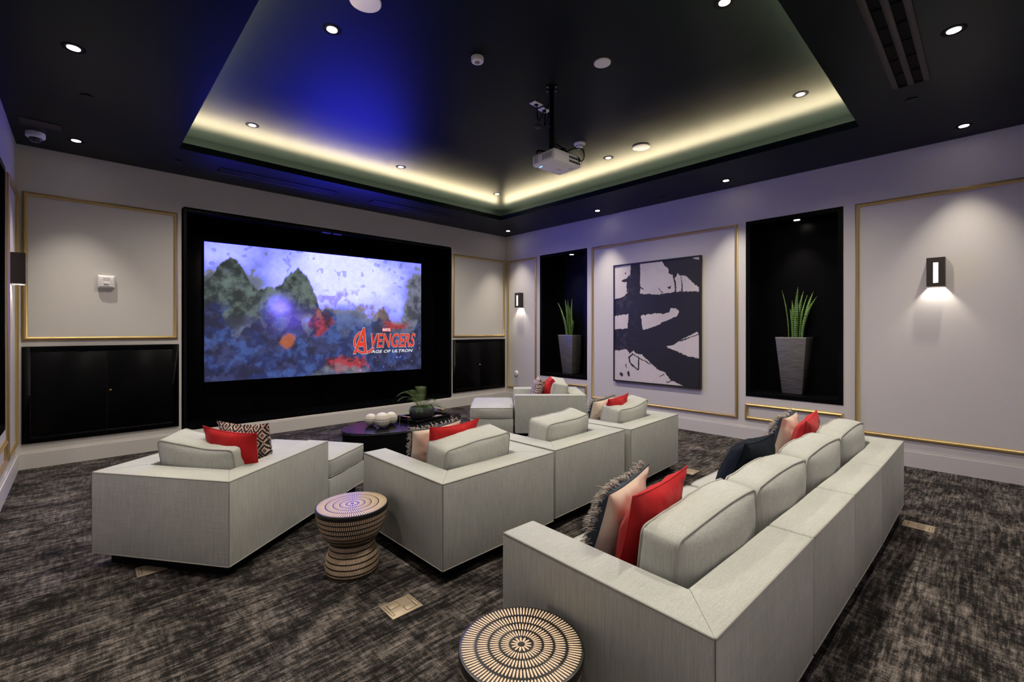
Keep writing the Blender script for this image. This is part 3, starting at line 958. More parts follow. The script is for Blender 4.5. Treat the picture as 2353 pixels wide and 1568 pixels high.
def ottoman(label, center, ang, W, D, seed):
    t = thing('ottoman', label, 'ottoman', (*center, 0), ang, 'ottomans in front of the angled armchairs')
    MB().box((-W/2, -D/2, BOT_Z), (W/2, D/2, 0.285)).build('upholstered_base', M['fabric'], t, bevel=0.018, seg=3)
    MB().box((-W/2 + 0.06, -D/2 + 0.06, 0), (W/2 - 0.06, D/2 - 0.06, BOT_Z + 0.002)).build('plinth', M['blackmat'], t)
    cushion('seat_cushion', W, D, 0.155, t, Matrix.Translation((0, 0, 0.285 + 0.0775)), seed, 'z', 0.018, r=0.03, crumple=0.004)
    z = BOT_Z + 0.004; pth = []
    for (ax_, ay_), (bx_, by_) in (((-W/2, -D/2), (W/2, -D/2)), ((W/2, -D/2), (W/2, D/2)), ((W/2, D/2), (-W/2, D/2)), ((-W/2, D/2), (-W/2, -D/2))):
        q, r_ = Vector((ax_, ay_, z)), Vector((bx_, by_, z))
        pth += [q.lerp(r_, 0.01), q.lerp(r_, 0.5), q.lerp(r_, 0.99)]
    MB().tube(pth, 0.0045, 6, True).build('bottom_piping', M['pipe'], t)
    return t

GA = 'grey linen armchairs facing the screen'
sofa_unit('armchair', 'grey linen armchair at the left, turned towards the coffee table', 'armchair', (0.043, 3.912), R(-54.0), 1.005, 1.02, 0.185, 0.185, 0.21, 1.3, GA, cush_w=0.585, cush_off=0.028, rise=-0.035)
sofa_unit('armchair', 'grey linen armchair behind the drum stool, with cream and red pillows', 'armchair', (1.522, 2.190), R(1.2), 1.005, 0.985, 0.185, 0.185, 0.205, 2.7, GA, cush_w=0.575, cush_off=-0.026, rise=0.05)
sofa_unit('armchair', 'grey linen armchair without pillows, in the middle of the row', 'armchair', (2.560, 2.232), R(1.9), 0.995, 0.985, 0.185, 0.185, 0.205, 3.9, GA, cush_w=0.565, cush_off=-0.03, rise=0.055)
sofa_unit('armchair', 'grey linen armchair at the right end of the middle row, below the painting', 'armchair', (3.590, 2.228), R(3.4), 1.03, 0.985, 0.185, 0.185, 0.205, 5.1, GA, cush_w=0.585, cush_off=-0.028, rise=0.06)
sofa_unit('armchair', 'grey linen armchair in the far corner, turned sideways to the screen', 'armchair', (5.005, 3.790), R(47.5), 0.96, 0.985, 0.185, 0.185, 0.205, 6.4, GA, cush_w=0.56, rise=0.03)
# ottomans
lf = Vector((math.cos(R(36)), math.sin(R(36)))); lx = Vector((math.cos(R(-54)), math.sin(R(-54))))
bl = Vector((0.043, 3.912))
oc = bl + lx * (1.005/2 + 0.02) + lf * (1.02 + 0.30 - 0.08 + 0.07)
ottoman('grey linen ottoman pushed against the left armchair', oc, R(-54), 0.97, 0.56, 9.1)
df = Vector((math.cos(R(137.5)), math.sin(R(137.5)))); dx_ = Vector((math.cos(R(47.5)), math.sin(R(47.5))))
oc2 = Vector((5.005, 3.790)) + dx_ * (0.96/2) + df * (0.985 + 0.315)
ottoman('grey linen ottoman in front of the far corner armchair', oc2, R(47.5), 0.95, 0.59, 11.7)

GS = 'sections of the near sofa'
na = R(-1.4); nb = Vector((1.335, 0.548)); nd = Vector((math.cos(na), math.sin(na)))
wid = [0.968, 0.756, 0.770, 1.00]
nl = ['near left corner section of the long grey sofa beside the large drum stool', 'armless sofa section next to the near left corner section',
      'armless sofa section holding the navy pillow, next to the far end section', 'far right end section of the long grey sofa, nearest the sconce wall']
off = 0.0
for i, w in enumerate(wid):
    b_ = nb + nd * off
    sofa_unit('sofa_section', nl[i], 'sofa', (b_.x, b_.y), na if i < 3 else na + R(1.0), w - 0.006, 0.95, 0.195 if i == 0 else 0, 0.19 if i == 3 else 0, 0.185, 20.3 + i * 2.2, GS,
              cush_w=[0.735, 0.74, 0.755, 0.77][i], cush_off=[0.01, 0, 0, 0][i], rise=[0.02, 0.0, 0.0, 0.0][i], dip=[-0.01, -0.02, -0.02, -0.02][i], cush_h=0.325, cush_t=0.17, lean=4, bulge=0.05)
    off += w

# ------------------------------------------------------------------ throw pillows
def pillow_pts(s, T_, seed, side, n=38, pinch=0.10, crum=0.012, seam=False):
    vs_ = []; fs_ = []
    for i in range(n + 1):
        for j in range(n + 1):
            u = -1 + 2 * i / n; v = -1 + 2 * j / n
            u = math.copysign(abs(u) ** 0.85, u); v = math.copysign(abs(v) ** 0.85, v)
            x = s/2 * u * (1 - pinch * (1 - v * v) * abs(u))
            z = s/2 * v * (1 - pinch * (1 - u * u) * abs(v))
            k = max(0.0, (1 - u * u)) ** 0.55 * max(0.0, (1 - v * v)) ** 0.55
            y = T_/2 * k
            nz = mnoise.noise(Vector((x * 9 + seed, z * 9, side * 4.0 + seed))) * crum * 1.5 * min(1, k * 3)
            nz += mnoise.noise(Vector((x * 26 + seed, z * 22, side * 2.0))) * crum * 0.45 * min(1, k * 3)
            # soft radial folds running in from the corners
            nz += 0.004 * math.sin(8 * math.atan2(v, u) + seed) * (u*u * v*v) * 2
            y += nz
            if seam:
                y -= 0.007 * math.exp(-((z - 0.015 * s) / 0.008) ** 2) * min(1, k * 2)
                y += 0.006 * math.exp(-((z - 0.015 * s - 0.022) / 0.014) ** 2) * math.sin(x * 30 + seed) * min(1, k * 2)
            vs_.append((x, side * max(0.0015, y) if k > 0.02 else side * 0.0015, z))
    for i in range(n):
        for j in range(n):
            a = i * (n + 1) + j
            fs_.append((a, a + 1, a + n + 2, a + n + 1))
    return vs_, fs_

def half(name, s, T_, seed, side, mat, parent, **kw):
    vs_, fs_ = pillow_pts(s, T_, seed, side, **kw)
    me = bpy.data.meshes.new(name)
    if side > 0: fs_ = [tuple(reversed(f)) for f in fs_]
    me.from_pydata(vs_, [], fs_)
    me.polygons.foreach_set('use_smooth', [True] * len(me.polygons))
    me.materials.append(mat)
    return link_mesh(name, me, parent)

def edge_path(s, pinch=0.10, n=22):
    pts = []
    for u, v in [(-1 + 2 * i / n, 1) for i in range(n)] + [(1, 1 - 2 * i / n) for i in range(n)] + [(1 - 2 * i / n, -1) for i in range(n)] + [(-1, -1 + 2 * i / n) for i in range(n)]:
        x = s/2 * u * (1 - pinch * (1 - v * v) * abs(u)); z = s/2 * v * (1 - pinch * (1 - u * u) * abs(v))
        pts.append(Vector((x, 0, z)))
    return pts

def pillow(label, kind, loc, rz, lean, s=0.48, T_=0.17, seed=1.0, roll=0.0, group=None, pinch=0.10):
    """loc = point under the pillow's lower edge on the seat"""
    t = thing('throw_pillow', label, 'pillow', loc, rz, group or 'throw pillows on the seating')
    inner = Matrix.Rotation(R(lean), 4, 'X') @ Matrix.Rotation(R(roll), 4, 'Y') @ Matrix.Translation((0, 0, s/2 * (abs(math.cos(R(roll))) + abs(math.sin(R(roll))) * 0.9) - 0.02))
    mats = {'red': ('red', 'red'), 'navy': ('navy', 'navy'), 'pattern': ('pattern', 'pattern'), 'cream': ('denim', 'cream')}[kind]
    parts = []
    parts.append(half('front_panel', s, T_, seed, 1, M[mats[0]], t, pinch=pinch))
    parts.append(half('back_panel', s, T_, seed + 3, -1, M[mats[1]], t, pinch=pinch, seam=kind == 'cream'))
    parts.append(MB().tube(edge_path(s, pinch), 0.0035, 6, True).build('edge_welt', M[mats[0]], t, smooth=True))
    if kind == 'cream':
        rnd = random.Random(int(seed * 100))
        fr = MB()
        ep = edge_path(s * 0.985, pinch)
        m = len(ep)
        # shaggy wool bands across the front and hanging from its edges
        for q in range(330):
            f = rnd.random() * m
            if (m * 0.25) < f < (m * 0.75) and rnd.random() < 0.75: continue
            p = ep[int(f) % m].lerp(ep[(int(f) + 1) % m], f % 1) * rnd.uniform(0.86, 1.0)
            y = 0.008 + 0.05 * rnd.random() * (1 - (max(abs(p.x), abs(p.z)) / (s/2)) ** 2 * 0.6)
            d = Vector((p.x, 0, p.z)).normalized()
            d = (d * rnd.uniform(0.2, 0.9) + Vector((rnd.uniform(-.5, .5), rnd.uniform(0.5, 1.1), rnd.uniform(-0.7, .3)))).normalized()
            L = rnd.uniform(0.02, 0.045)
            a = Vector((p.x, y, p.z))
            fr.tube([a, a + d * L * 0.5 + Vector((0, 0, 0.004)), a + d * L + Vector((0, 0, -0.010))], 0.0034, 4, taper=lambda k: 1 - 0.55 * k)
        for band in (-0.28, 0.02, 0.30):
            for q in range(80):
                x = rnd.uniform(-0.42, 0.42) * s; z = band * s + rnd.uniform(-0.03, 0.03)
                k = (1 - (2*x/s)**2) ** 0.55 * (1 - (2*z/s)**2) ** 0.55
                a = Vector((x, T_/2 * k, z))
                d = Vector((rnd.uniform(-.6, .6), rnd.uniform(.4, 1), rnd.uniform(-1, 0))).normalized()
                fr.tube([a, a + d * 0.02, a + d * 0.035 + Vector((0, 0, -.012))], 0.0035, 4, taper=lambda k: 1 - 0.5 * k)
        fo = fr.build('wool_fringe', M['fringe'], t, smooth=True); fo['kind'] = 'stuff'
        parts.append(fo)
    for o in parts:
        o.data.transform(inner)
    return t

SZ_ = SEAT_Z + 0.006
pillow('red velvet pillow on the left armchair', 'red', (0.790, 3.610, SZ_), R(-55.6), 15, 0.418, 0.16, 1.7, roll=4.8)
pillow('black and pink geometric pillow in front of the red one on the left armchair', 'pattern', (0.930, 3.786, SZ_), R(-55), 14.5, 0.432, 0.15, 2.4)
pillow('red velvet pillow leaning in the armchair behind the drum stool', 'red', (1.920, 2.72, SZ_), R(3), 15, 0.444, 0.16, 3.3, roll=0)
pillow('cream pillow with fringed navy front in the armchair behind the drum stool', 'cream', (1.910, 2.92, SZ_), R(-1), 22, 0.415, 0.17, 4.6, roll=-4)
pillow('red velvet pillow in the armchair below the painting', 'red', (3.980, 2.72, SZ_), R(6), 15.5, 0.42, 0.16, 5.2, roll=-2.5)
pillow('cream pillow with dark fringed front in the armchair below the painting', 'cream', (3.970, 2.90, SZ_), R(1), 21, 0.39, 0.16, 6.8, roll=-4.5)
def on_far(a, b): p = Vector((5.005, 3.790)) + dx_ * a + df * b; return (p.x, p.y, SZ_)
pillow('small red velvet pillow in the far corner armchair', 'red', on_far(0.46, 0.51), R(47.5), 12, 0.40, 0.18, 7.9)
pillow('black and pink geometric pillow in the far corner armchair', 'pattern', on_far(0.46, 0.70), R(47.5), 14, 0.40, 0.18, 8.3)
pillow('large red velvet pillow nearest the viewer on the near sofa', 'red', (1.820, 1.085, SZ_), R(0.5), 16, 0.455, 0.17, 9.4, roll=-3.5)
pillow('cream pillow with fringed navy front nearest the viewer on the near sofa', 'cream', (1.800, 1.255, SZ_), R(9), 18.5, 0.43, 0.18, 10.1, roll=-3.5)
pillow('navy pillow lying on the near sofa between the two red ones', 'navy', (2.850, 1.09, SZ_), R(-1), 21, 0.48, 0.24, 11.6, roll=2.5)
pillow('red velvet pillow at the far end of the near sofa', 'red', (4.000, 1.02, SZ_), R(5), 12, 0.445, 0.17, 12.2, roll=-3)
pillow('cream pillow with shaggy front at the far end of the near sofa', 'cream', (4.000, 1.18, SZ_), R(1.5), 14.3, 0.445, 0.18, 13.9, roll=0.5)

# ------------------------------------------------------------------ drum stools
STH = 0.41
SP = [(0.155, 0.0), (0.160, 0.012), (0.160, 0.05), (0.152, 0.10), (0.138, 0.145), (0.132, 0.18), (0.137, 0.20), (0.160, 0.225), (0.184, 0.26), (0.200, 0.31), (0.210, 0.36), (0.2165, 0.392), (0.2165, 0.404), (0.2145, 0.409), (0.211, 0.41)]
def sp_r(z):
    for (r0, z0), (r1, z1) in zip(SP[:-1], SP[1:]):
        if z0 <= z <= z1: return r0 + (r1 - r0) * (z - z0) / max(1e-9, z1 - z0), (r1 - r0) / max(1e-9, z1 - z0)
    return SP[-1][0], 0
RINGS = [(0.012, 0.036, 13), (0.0425, 0.072, 38), (0.078, 0.1105, 56), (0.1165, 0.154, 76), (0.1615, 0.208, 100)]
def stick_mesh(L, w, h=0.0022):
    # elongated lozenge with rounded ends
    pts = [(-L/2, 0), (-L/2 * 0.86, -w/2 * 0.75), (-L/4, -w/2), (L/4, -w/2), (L/2 * 0.86, -w/2 * 0.8), (L/2, 0), (L/2 * 0.86, w/2 * 0.8), (L/4, w/2), (-L/4, w/2), (-L/2 * 0.86, w/2 * 0.75)]
    return MB().prism(pts, -0.001, h * 0.35).mesh('inlay_stick', M['bone'])
def side_sticks(t):
    mb = MB()
    rows = [(0.006 + 0.0318 * k, 0.006 + 0.0318 * k + 0.0272) for k in range(6)] + [(0.2 + 0.0310 * k, 0.2 + 0.0310 * k + 0.0262) for k in range(6)]
    for k, (za, zb) in enumerate(rows):
        zm = (za + zb) / 2
        nst = 112
        ra, rb = sp_r(za)[0] + 0.0012, sp_r(zb)[0] + 0.0012
        for i in range(nst):
            a = 2 * math.pi * (i + 0.5 * (k % 2)) / nst
            rm = (ra + rb) / 2
            hw = 2 * math.pi * rm / nst * 0.31
            ca, sa = math.cos(a), math.sin(a)
            def P(r, z, o): return (r * ca - o * sa, r * sa + o * ca, z)
            e = (zb - za) * 0.12
            mb.add([P(ra, za, 0), P(ra, za + e, -hw), P(rb, zb - e, -hw), P(rb, zb, 0), P(rb, zb - e, hw), P(ra, za + e, hw)], [(0, 1, 2, 3, 4, 5)])
    o = mb.build('side_inlay', M['bone'], t); o['kind'] = 'stuff'
def stool(label, x, y, rz, individual):
    t = thing('drum_stool', label, 'stool', (x, y, 0), rz, 'bone-inlaid drum stools')
    MB().lathe(SP, 96).build('drum_body', M['stool'], t, smooth=True, auto=45)
    MB().lathe([(0.010, STH), (0.009, STH + 0.001)], 16).build('centre_boss', M['stool'], t)
    allm = MB(); count = 0
    for r0, r1, n in RINGS:
        L = r1 - r0
        w = 2 * math.pi * (r0 + r1) / 2 / n * 0.54
        me = stick_mesh(L, w) if individual else None
        for i in range(n):
            a = 2 * math.pi * i / n + r0 * 7
            rm = (r0 + r1) / 2
            if individual:
                link_mesh('inlay_stick', me, t, (rm * math.cos(a), rm * math.sin(a), STH), (0, 0, a)); count += 1
            else:
                mt = Matrix.Translation((rm * math.cos(a), rm * math.sin(a), STH)) @ Matrix.Rotation(a, 4, 'Z')
                allm.box((-L/2, -w/2, -0.001), (L/2, w/2, 0.0008), mt)
    if not individual:
        o = allm.build('top_inlay', M['bone'], t); o['kind'] = 'stuff'
    side_sticks(t)
stool('large drum stool with bone stick inlay at the bottom edge of the picture', 1.105, 1.118, 0.3, True)
stool('drum stool with bone stick inlay between the two nearest armchairs', 1.232, 2.752, 1.1, False)

# ------------------------------------------------------------------ coffee table
TCX, TCY, TA, TB, TH = 2.80, 4.79, 0.76, 0.43, 0.40
ct = thing('coffee_table', 'oval black lacquered drum coffee table in front of the screen', 'table', (TCX, TCY, 0))
MB().lathe([(0.97, 0.0), (0.985, 0.02), (0.985, TH - 0.035), (0.97, TH - 0.03)], 72, None, True, True, TA, TB).build('drum', M['blackmat'], ct, smooth=True, auto=40)
MB().lathe([(0.985, TH - 0.03), (1.0, TH - 0.026), (1.0, TH - 0.004), (0.994, TH)], 72, None, True, True, TA, TB).build('tabletop', M['table'], ct, smooth=True, auto=40)

def tray_thing():
    t = thing('serving_tray', 'black rectangular tray with gold bar handles on the coffee table', 'tray', (3.03, 4.80, TH), R(14))
    a, b, h = 0.29, 0.20, 0.045
    MB().box((-a, -b, 0), (a, b, 0.008)).build('tray_base', M['table'], t)
    w = MB(); w.box((-a, -b, 0.008), (a, -b + 0.012, h)); w.box((-a, b - 0.012, 0.008), (a, b, h)); w.box((-a, -b + 0.012, 0.008), (-a + 0.012, b - 0.012, h)); w.box((a - 0.012, -b + 0.012, 0.008), (a, b - 0.012, h))
    w.build('tray_rim', M['black'], t, bevel=0.002, seg=1)
    for sg in (-1, 1):
        hb = MB().box((sg * a - 0.008, -0.10, 0.075), (sg * a + 0.008, 0.10, 0.088)).build('handle', M['goldmetal'], t, bevel=0.002, seg=1)
        for yy in (-0.07, 0.07):
            MB().box((sg * a - 0.006 + sg * 0.004, yy - 0.006, 0.0), (sg * a + 0.006 + sg * 0.004, yy + 0.006, 0.076)).build('handle_post', M['goldmetal'], hb)
tray_thing()
bk = thing('match_box', 'small tan box lying on the serving tray beside the bowl', 'box', (3.215, 4.74, TH + 0.0085), R(30))
MB().box((-0.06, -0.04, 0), (0.06, 0.04, 0.022)).build('box_body', simple('tan_card', (0.30, 0.22, 0.18), 0.6), bk, bevel=0.002)
gs = thing('gold_snuffer', 'thin gold rod lying on the serving tray', 'candle snuffer', (2.845, 4.74, TH + 0.0085), R(35))
MB().tube([(-0.08, 0, 0.006), (0.08, 0, 0.006)], 0.005, 8).build('rod', M['goldmetal'], gs)
MB().lathe([(0.014, 0), (0.012, 0.012), (0.004, 0.02)], 12, Matrix.Translation((-0.085, 0, 0.0))).build('bell', M['goldmetal'], gs, smooth=True)
cd = thing('white_card', 'narrow white card lying on the near edge of the serving tray', 'card', (2.855, 4.655, TH + 0.0085), R(4))
MB().box((-0.07, -0.012, 0), (0.07, 0.012, 0.006)).build('card_stack', M['white'], cd)

# fern
fb = thing('fern_pot', 'round charcoal bowl of fern standing on the serving tray', 'plant', (3.05, 4.83, TH + 0.0085))
MB().lathe([(0.085, 0), (0.125, 0.02), (0.150, 0.06), (0.155, 0.10), (0.145, 0.135), (0.135, 0.142), (0.128, 0.135), (0.135, 0.105)], 40, cap1=False).build('bowl', M['bowl'], fb, smooth=True, auto=60)
MB().lathe([(0.134, 0.108), (0.05, 0.118)], 32, cap0=True, cap1=True).build('soil', M['soil'], fb)
rnd = random.Random(5)
fronds = [(180, .33, .18), (205, .31, .06), (158, .30, .22), (230, .28, .05), (135, .26, .22), (0, .32, .05), (-20, .34, .02), (25, .30, .10), (50, .28, .25), (65, .30, .16), (95, .26, .22), (-55, .26, .06), (-95, .24, .08), (-130, .27, .05), (110, .22, .12), (-75, .2, .14), (78, .2, .26)]
for az, L, up in fronds:
    mb = MB(); a = R(az + rnd.uniform(-8, 8)); d = Vector((math.cos(a), math.sin(a), 0)); sd = Vector((-d.y, d.x, 0))
    path = []
    for i in range(17):
        f = i / 16
        path.append(Vector((0, 0, 0.115)) + d * (0.02 + L * f) + Vector((0, 0, up * math.sin(f * 2.0) * 1.05 + 0.05 * f - 0.10 * f * f)))
    mb.tube(path, 0.0022, 4, taper=lambda k: 1 - 0.7 * k)
    for i in range(2, 26):
        f = i / 26
        p = path[0].lerp(path[0], 0)
        q = f * 16; k0 = int(q); p = path[k0].lerp(path[min(16, k0 + 1)], q - k0)
        tg = (path[min(16, k0 + 1)] - path[max(0, k0 - 1)]).normalized()
        ll = 0.058 * math.sin(math.pi * min(1, (f * 0.9 + 0.12))) ** 0.8 + 0.008
        for sg in (-1, 1):
            out = (sd * sg + tg * 0.45 + Vector((0, 0, -0.12))).normalized()
            w = tg * 0.0021
            mid = p + out * ll * 0.5 + Vector((0, 0, 0.004))
            mb.add([p - w * 0.5, mid - w, p + out * ll, mid + w, p + w * 0.5], [(0, 1, 2, 3, 4)])
    mb.build('frond', M['leaf'], fb)

def ball(label, x, y, r, seed):
    t = thing('carved_ball', label, 'ornament', (x, y, TH), seed, 'carved ivory balls on the coffee table')
    MB().lathe([(max(0.0005, r * math.sin(R(k * 9))), r - r * math.cos(R(k * 9))) for k in range(21)], 40, cap0=False, cap1=False).build('sphere', M['ballm'], t, smooth=True)
    g = MB()
    for lat0, lat1, n, w in ((-52, -22, 30, .32), (-14, -6, 26, .5), (6, 14, 26, .5), (22, 52, 30, .32)):
        for i in range(n):
            a = 2 * math.pi * i / n; hw = math.pi / n * w
            vs_ = []
            for la in (lat0, (lat0 + lat1) / 2, lat1):
                for s_ in (-1, 1):
                    an = a + s_ * hw * (0.7 if la in (lat0, lat1) else 1)
                    rr = r * 1.004
                    vs_.append((rr * math.cos(R(la)) * math.cos(an), rr * math.cos(R(la)) * math.sin(an), r + rr * math.sin(R(la))))
            g.add(vs_, [(0, 1, 3, 2), (2, 3, 5, 4)])
    o = g.build('carved_groove', M['balldark'], t); o['kind'] = 'stuff'
ball('middle carved ivory ball, largest of the three on the coffee table', 2.445, 4.690, 0.086, 0.3)
ball('left carved ivory ball on the coffee table', 2.40, 4.875, 0.070, 1.2)
ball('right carved ivory ball on the coffee table, beside the tray', 2.60, 4.775, 0.074, 2.2)

# ------------------------------------------------------------------ niche plants
def planter_plant(label, x, y, z, rz, seed, nleaf=13):
    t = thing('snake_plant', label, 'plant', (x, y, z), rz, 'snake plants in the wall niches')
    a, b, h = 0.180, 0.117, 0.745
    vs_ = [(-b, -b, 0), (b, -b, 0), (b, b, 0), (-b, b, 0), (-a, -a, h), (a, -a, h), (a, a, h), (-a, a, h)]
    MB().add(vs_, [(0, 3, 2, 1), (4, 5, 6, 7), (0, 1, 5, 4), (1, 2, 6, 5), (2, 3, 7, 6), (3, 0, 4, 7)]).build('planter', M['planter'], t, bevel=0.008, seg=2)
    r_ = MB(); w = 0.012
    r_.box((-a, -a, h - 0.006), (a, -a + w, h + 0.003)); r_.box((-a, a - w, h - 0.006), (a, a, h + 0.003)); r_.box((-a, -a + w, h - 0.006), (-a + w, a - w, h + 0.003)); r_.box((a - w, -a + w, h - 0.006), (a, a - w, h + 0.003))
    r_.build('rim', M['rim'], t)
    rr = random.Random(seed)
    for i in range(nleaf):
        an = rr.uniform(0, 6.28); rad = rr.uniform(0.01, 0.11)
        L = rr.uniform(0.28, 0.66) if i > 2 else rr.uniform(0.6, 0.72)
        bx_, by_ = rad * math.cos(an), rad * math.sin(an)
        lean = rad * rr.uniform(0.3, 2.0)
        tw = rr.uniform(-1.3, 1.3); fa = rr.uniform(0, 3.14); wd = rr.uniform(0.024, 0.038)
        mb = MB(); n = 10; vs_ = []
        for k in range(n + 1):
            f = k / n
            cx = bx_ + lean * f * f * math.cos(an); cy = by_ + lean * f * f * math.sin(an)
            w = wd * (0.65 + 0.9 * f - 1.55 * f ** 3.2) if f < 1 else 0.0008
            ang = fa + tw * f
            dx, dy = math.cos(ang), math.sin(ang)
            cup = w * 0.35
            vs_ += [(cx - dx * w, cy - dy * w, h - 0.01 + L * f), (cx - dy * cup, cy + dx * cup, h - 0.01 + L * f), (cx + dx * w, cy + dy * w, h - 0.01 + L * f), (cx - dy * (cup + .004), cy + dx * (cup + .004), h - 0.01 + L * f)]
        fs_ = []
        for k in range(n):
            for j in range(4):
                l = (j + 1) % 4
                fs_.append((k*4+j, k*4+l, (k+1)*4+l, (k+1)*4+j))
        mb.add(vs_, fs_)
        mb.build('leaf', M['snake'], t, smooth=True)
planter_plant('snake plant in a ribbed grey planter in the large right niche', 6.90, 1.80, 0.652, 0, 3)
planter_plant('snake plant in a dark planter in the small niche behind the corner armchair', 6.90, 5.61, 0.652, 0, 11, 12)
planter_plant('snake plant in the left wall niche, cut by the picture edge', -0.81, 5.61, 0.652, 0.2, 17, 14)

# ------------------------------------------------------------------ abstract painting
PZ0, PZ1, PY0, PY1 = 0.633, 2.590, 4.402, 2.907
WHITE = [
 [(0,1.0),(0.212,1.0),(0.206,0.907),(0.16,0.845),(0.165,0.78),(0.182,0.771),(0.134,0.734),(0.057,0.718),(0,0.714)],
 [(0.332,1.0),(0.592,1.0),(0.621,0.965),(0.66,0.942),(0.672,0.893),(0.716,0.882),(0.727,0.849),(0.739,0.777),(0.744,0.745),(0.683,0.739),(0.557,0.729),(0.335,0.747)],
 [(0.771,0.886),(0.799,0.868),(0.809,0.805),(0.815,0.745),(0.76,0.745),(0.744,0.856)],
 [(0.806,0.872),(0.858,0.86),(0.921,0.814),(1.003,0.763),(1.003,0.733),(0.828,0.741),(0.82,0.804)],
 [(0.916,1.0),(1.003,1.0),(1.003,0.973)],
 [(-0.004,0.562),(0.182,0.576),(0.173,0.495),(0.176,0.451),(-0.004,0.445)],
 [(0.343,0.561),(0.498,0.575),(0.592,0.569),(0.672,0.579),(0.694,0.615),(0.75,0.613),(0.788,0.585),(0.771,0.553),(0.66,0.519),(0.592,0.504),(0.557,0.479),(0.378,0.438),(0.359,0.451)],
 [(0.638,0.305),(0.716,0.315),(0.793,0.356),(0.983,0.427),(1.003,0.408),(1.003,0.221),(0.858,0.239),(0.771,0.268)],
 [(-0.004,0.257),(0.163,0.271),(0.202,0.236),(0.253,0.263),(0.278,0.238),(0.353,0.232),(0.463,0.161),(0.546,0.115),(0.626,0.095),(0.694,0.034),(0.847,-0.004),(0.451,-0.014),(-0.004,-0.013)],
]
BLACK = [[(0.086,0.871),(0.123,0.882),(0.169,0.888),(0.176,0.905),(0.199,0.912),(0.199,0.856),(0.156,0.852),(0.097,0.858)],
         [(0.643,0.782),(0.677,0.788),(0.696,0.795),(0.7,0.779),(0.683,0.765)]]
STROKES = [([(0.24,0.233),(0.189,0.201),(0.202,0.159),(0.278,0.111),(0.31,0.104),(0.316,0.197)], 0.009), ([(0.24,0.233),(0.451,0.156)], 0.006), ([(0.793,0.352),(0.993,0.408)], 0.005),
           ([(0.551,0.782),(0.603,0.739)], 0.004), ([(0.337,0.797),(0.372,0.783)], 0.007), ([(0.163,0.849),(0.169,0.771)], 0.006), ([(0.088,0.054),(0.094,0.05)], 0.020), ([(0.182,0.07),(0.186,0.05)], 0.017), ([(0.143,0.933),(0.144,0.932)], 0.008),
           ([(0.15,0.14),(0.16,0.11)], 0.005), ([(0.62,0.08),(0.57,0.06)], 0.005), ([(0.70,0.03),(0.65,0.015)], 0.005)]
def painting_cols(U, V):
    n1 = fbm(U * 40, V * 53, 7, 3) - 0.5
    n2 = fbm(U * 90, V * 120, 17, 2) - 0.5
    n3 = fbm(U * 60 + 9, V * 80, 27, 3) - 0.5
    u = U + n1 * 0.016 + n2 * 0.007; v = V + n3 * 0.014 + n2 * 0.006
    def inside(poly):
        r = np.zeros(U.shape, bool); n = len(poly)
        for i in range(n):
            x0, y0 = poly[i]; x1, y1 = poly[(i + 1) % n]
            if y0 == y1: continue
            c = ((y0 > v) != (y1 > v)) & (u < (x1 - x0) * (v - y0) / (y1 - y0) + x0)
            r ^= c
        return r
    w = np.zeros(U.shape, bool)
    for p in WHITE: w |= inside(p)
    for p in BLACK: w &= ~inside(p)
    for pts, rad in STROKES:
        for (x0, y0), (x1, y1) in zip(pts[:-1], pts[1:]):
            dx, dy = x1 - x0, (y1 - y0) * 1.32
            t = np.clip(((u - x0) * dx + (v - y0) * 1.32 * dy) / max(1e-9, dx*dx + dy*dy), 0, 1)
            d = np.hypot(u - x0 - t * dx, (v - y0) * 1.32 - t * dy)
            w &= ~(d < rad)
    m = w.astype(float)
    tex = fbm(U * 10, V * 13, 33, 4)
    wc = np.array([0.60, 0.545, 0.53]) * (0.92 + 0.12 * tex)[..., None]
    bt = np.clip(sstep(0.45, 0.75, fbm(U * 22, V * 28, 51, 4)) * sstep(0.40, 0.05, U), 0, 1)
    bc = np.array([0.012, 0.011, 0.013]) * np.ones(U.shape + (1,)) + bt[..., None] * np.array([0.030, 0.026, 0.026])
    return wc * m[..., None] + bc * (1 - m[..., None])
pt = thing('abstract_painting', 'tall framed black and white abstract brush painting', 'painting', (X1 - 0.001, (PY0 + PY1) / 2, PZ0))
pw, ph = PY0 - PY1, PZ1 - PZ0
fr = MB(); fd, fw = 0.048, 0.022
fr.box((-fd, -pw/2, 0), (0, -pw/2 + fw, ph)); fr.box((-fd, pw/2 - fw, 0), (0, pw/2, ph)); fr.box((-fd, -pw/2 + fw, 0), (0, pw/2 - fw, fw)); fr.box((-fd, -pw/2 + fw, ph - fw), (0, pw/2 - fw, ph))
fr.build('frame', M['canvasframe'], pt)
paint_grid('canvas', pw, ph, 300, 400, painting_cols, mat_attr('brushed_canvas', None, 0.55), pt,
           lambda u, v: (np.full_like(u, -fd + 0.010), (pw/2 - fw) - u * (pw - 2 * fw), fw + v * (ph - 2 * fw)))

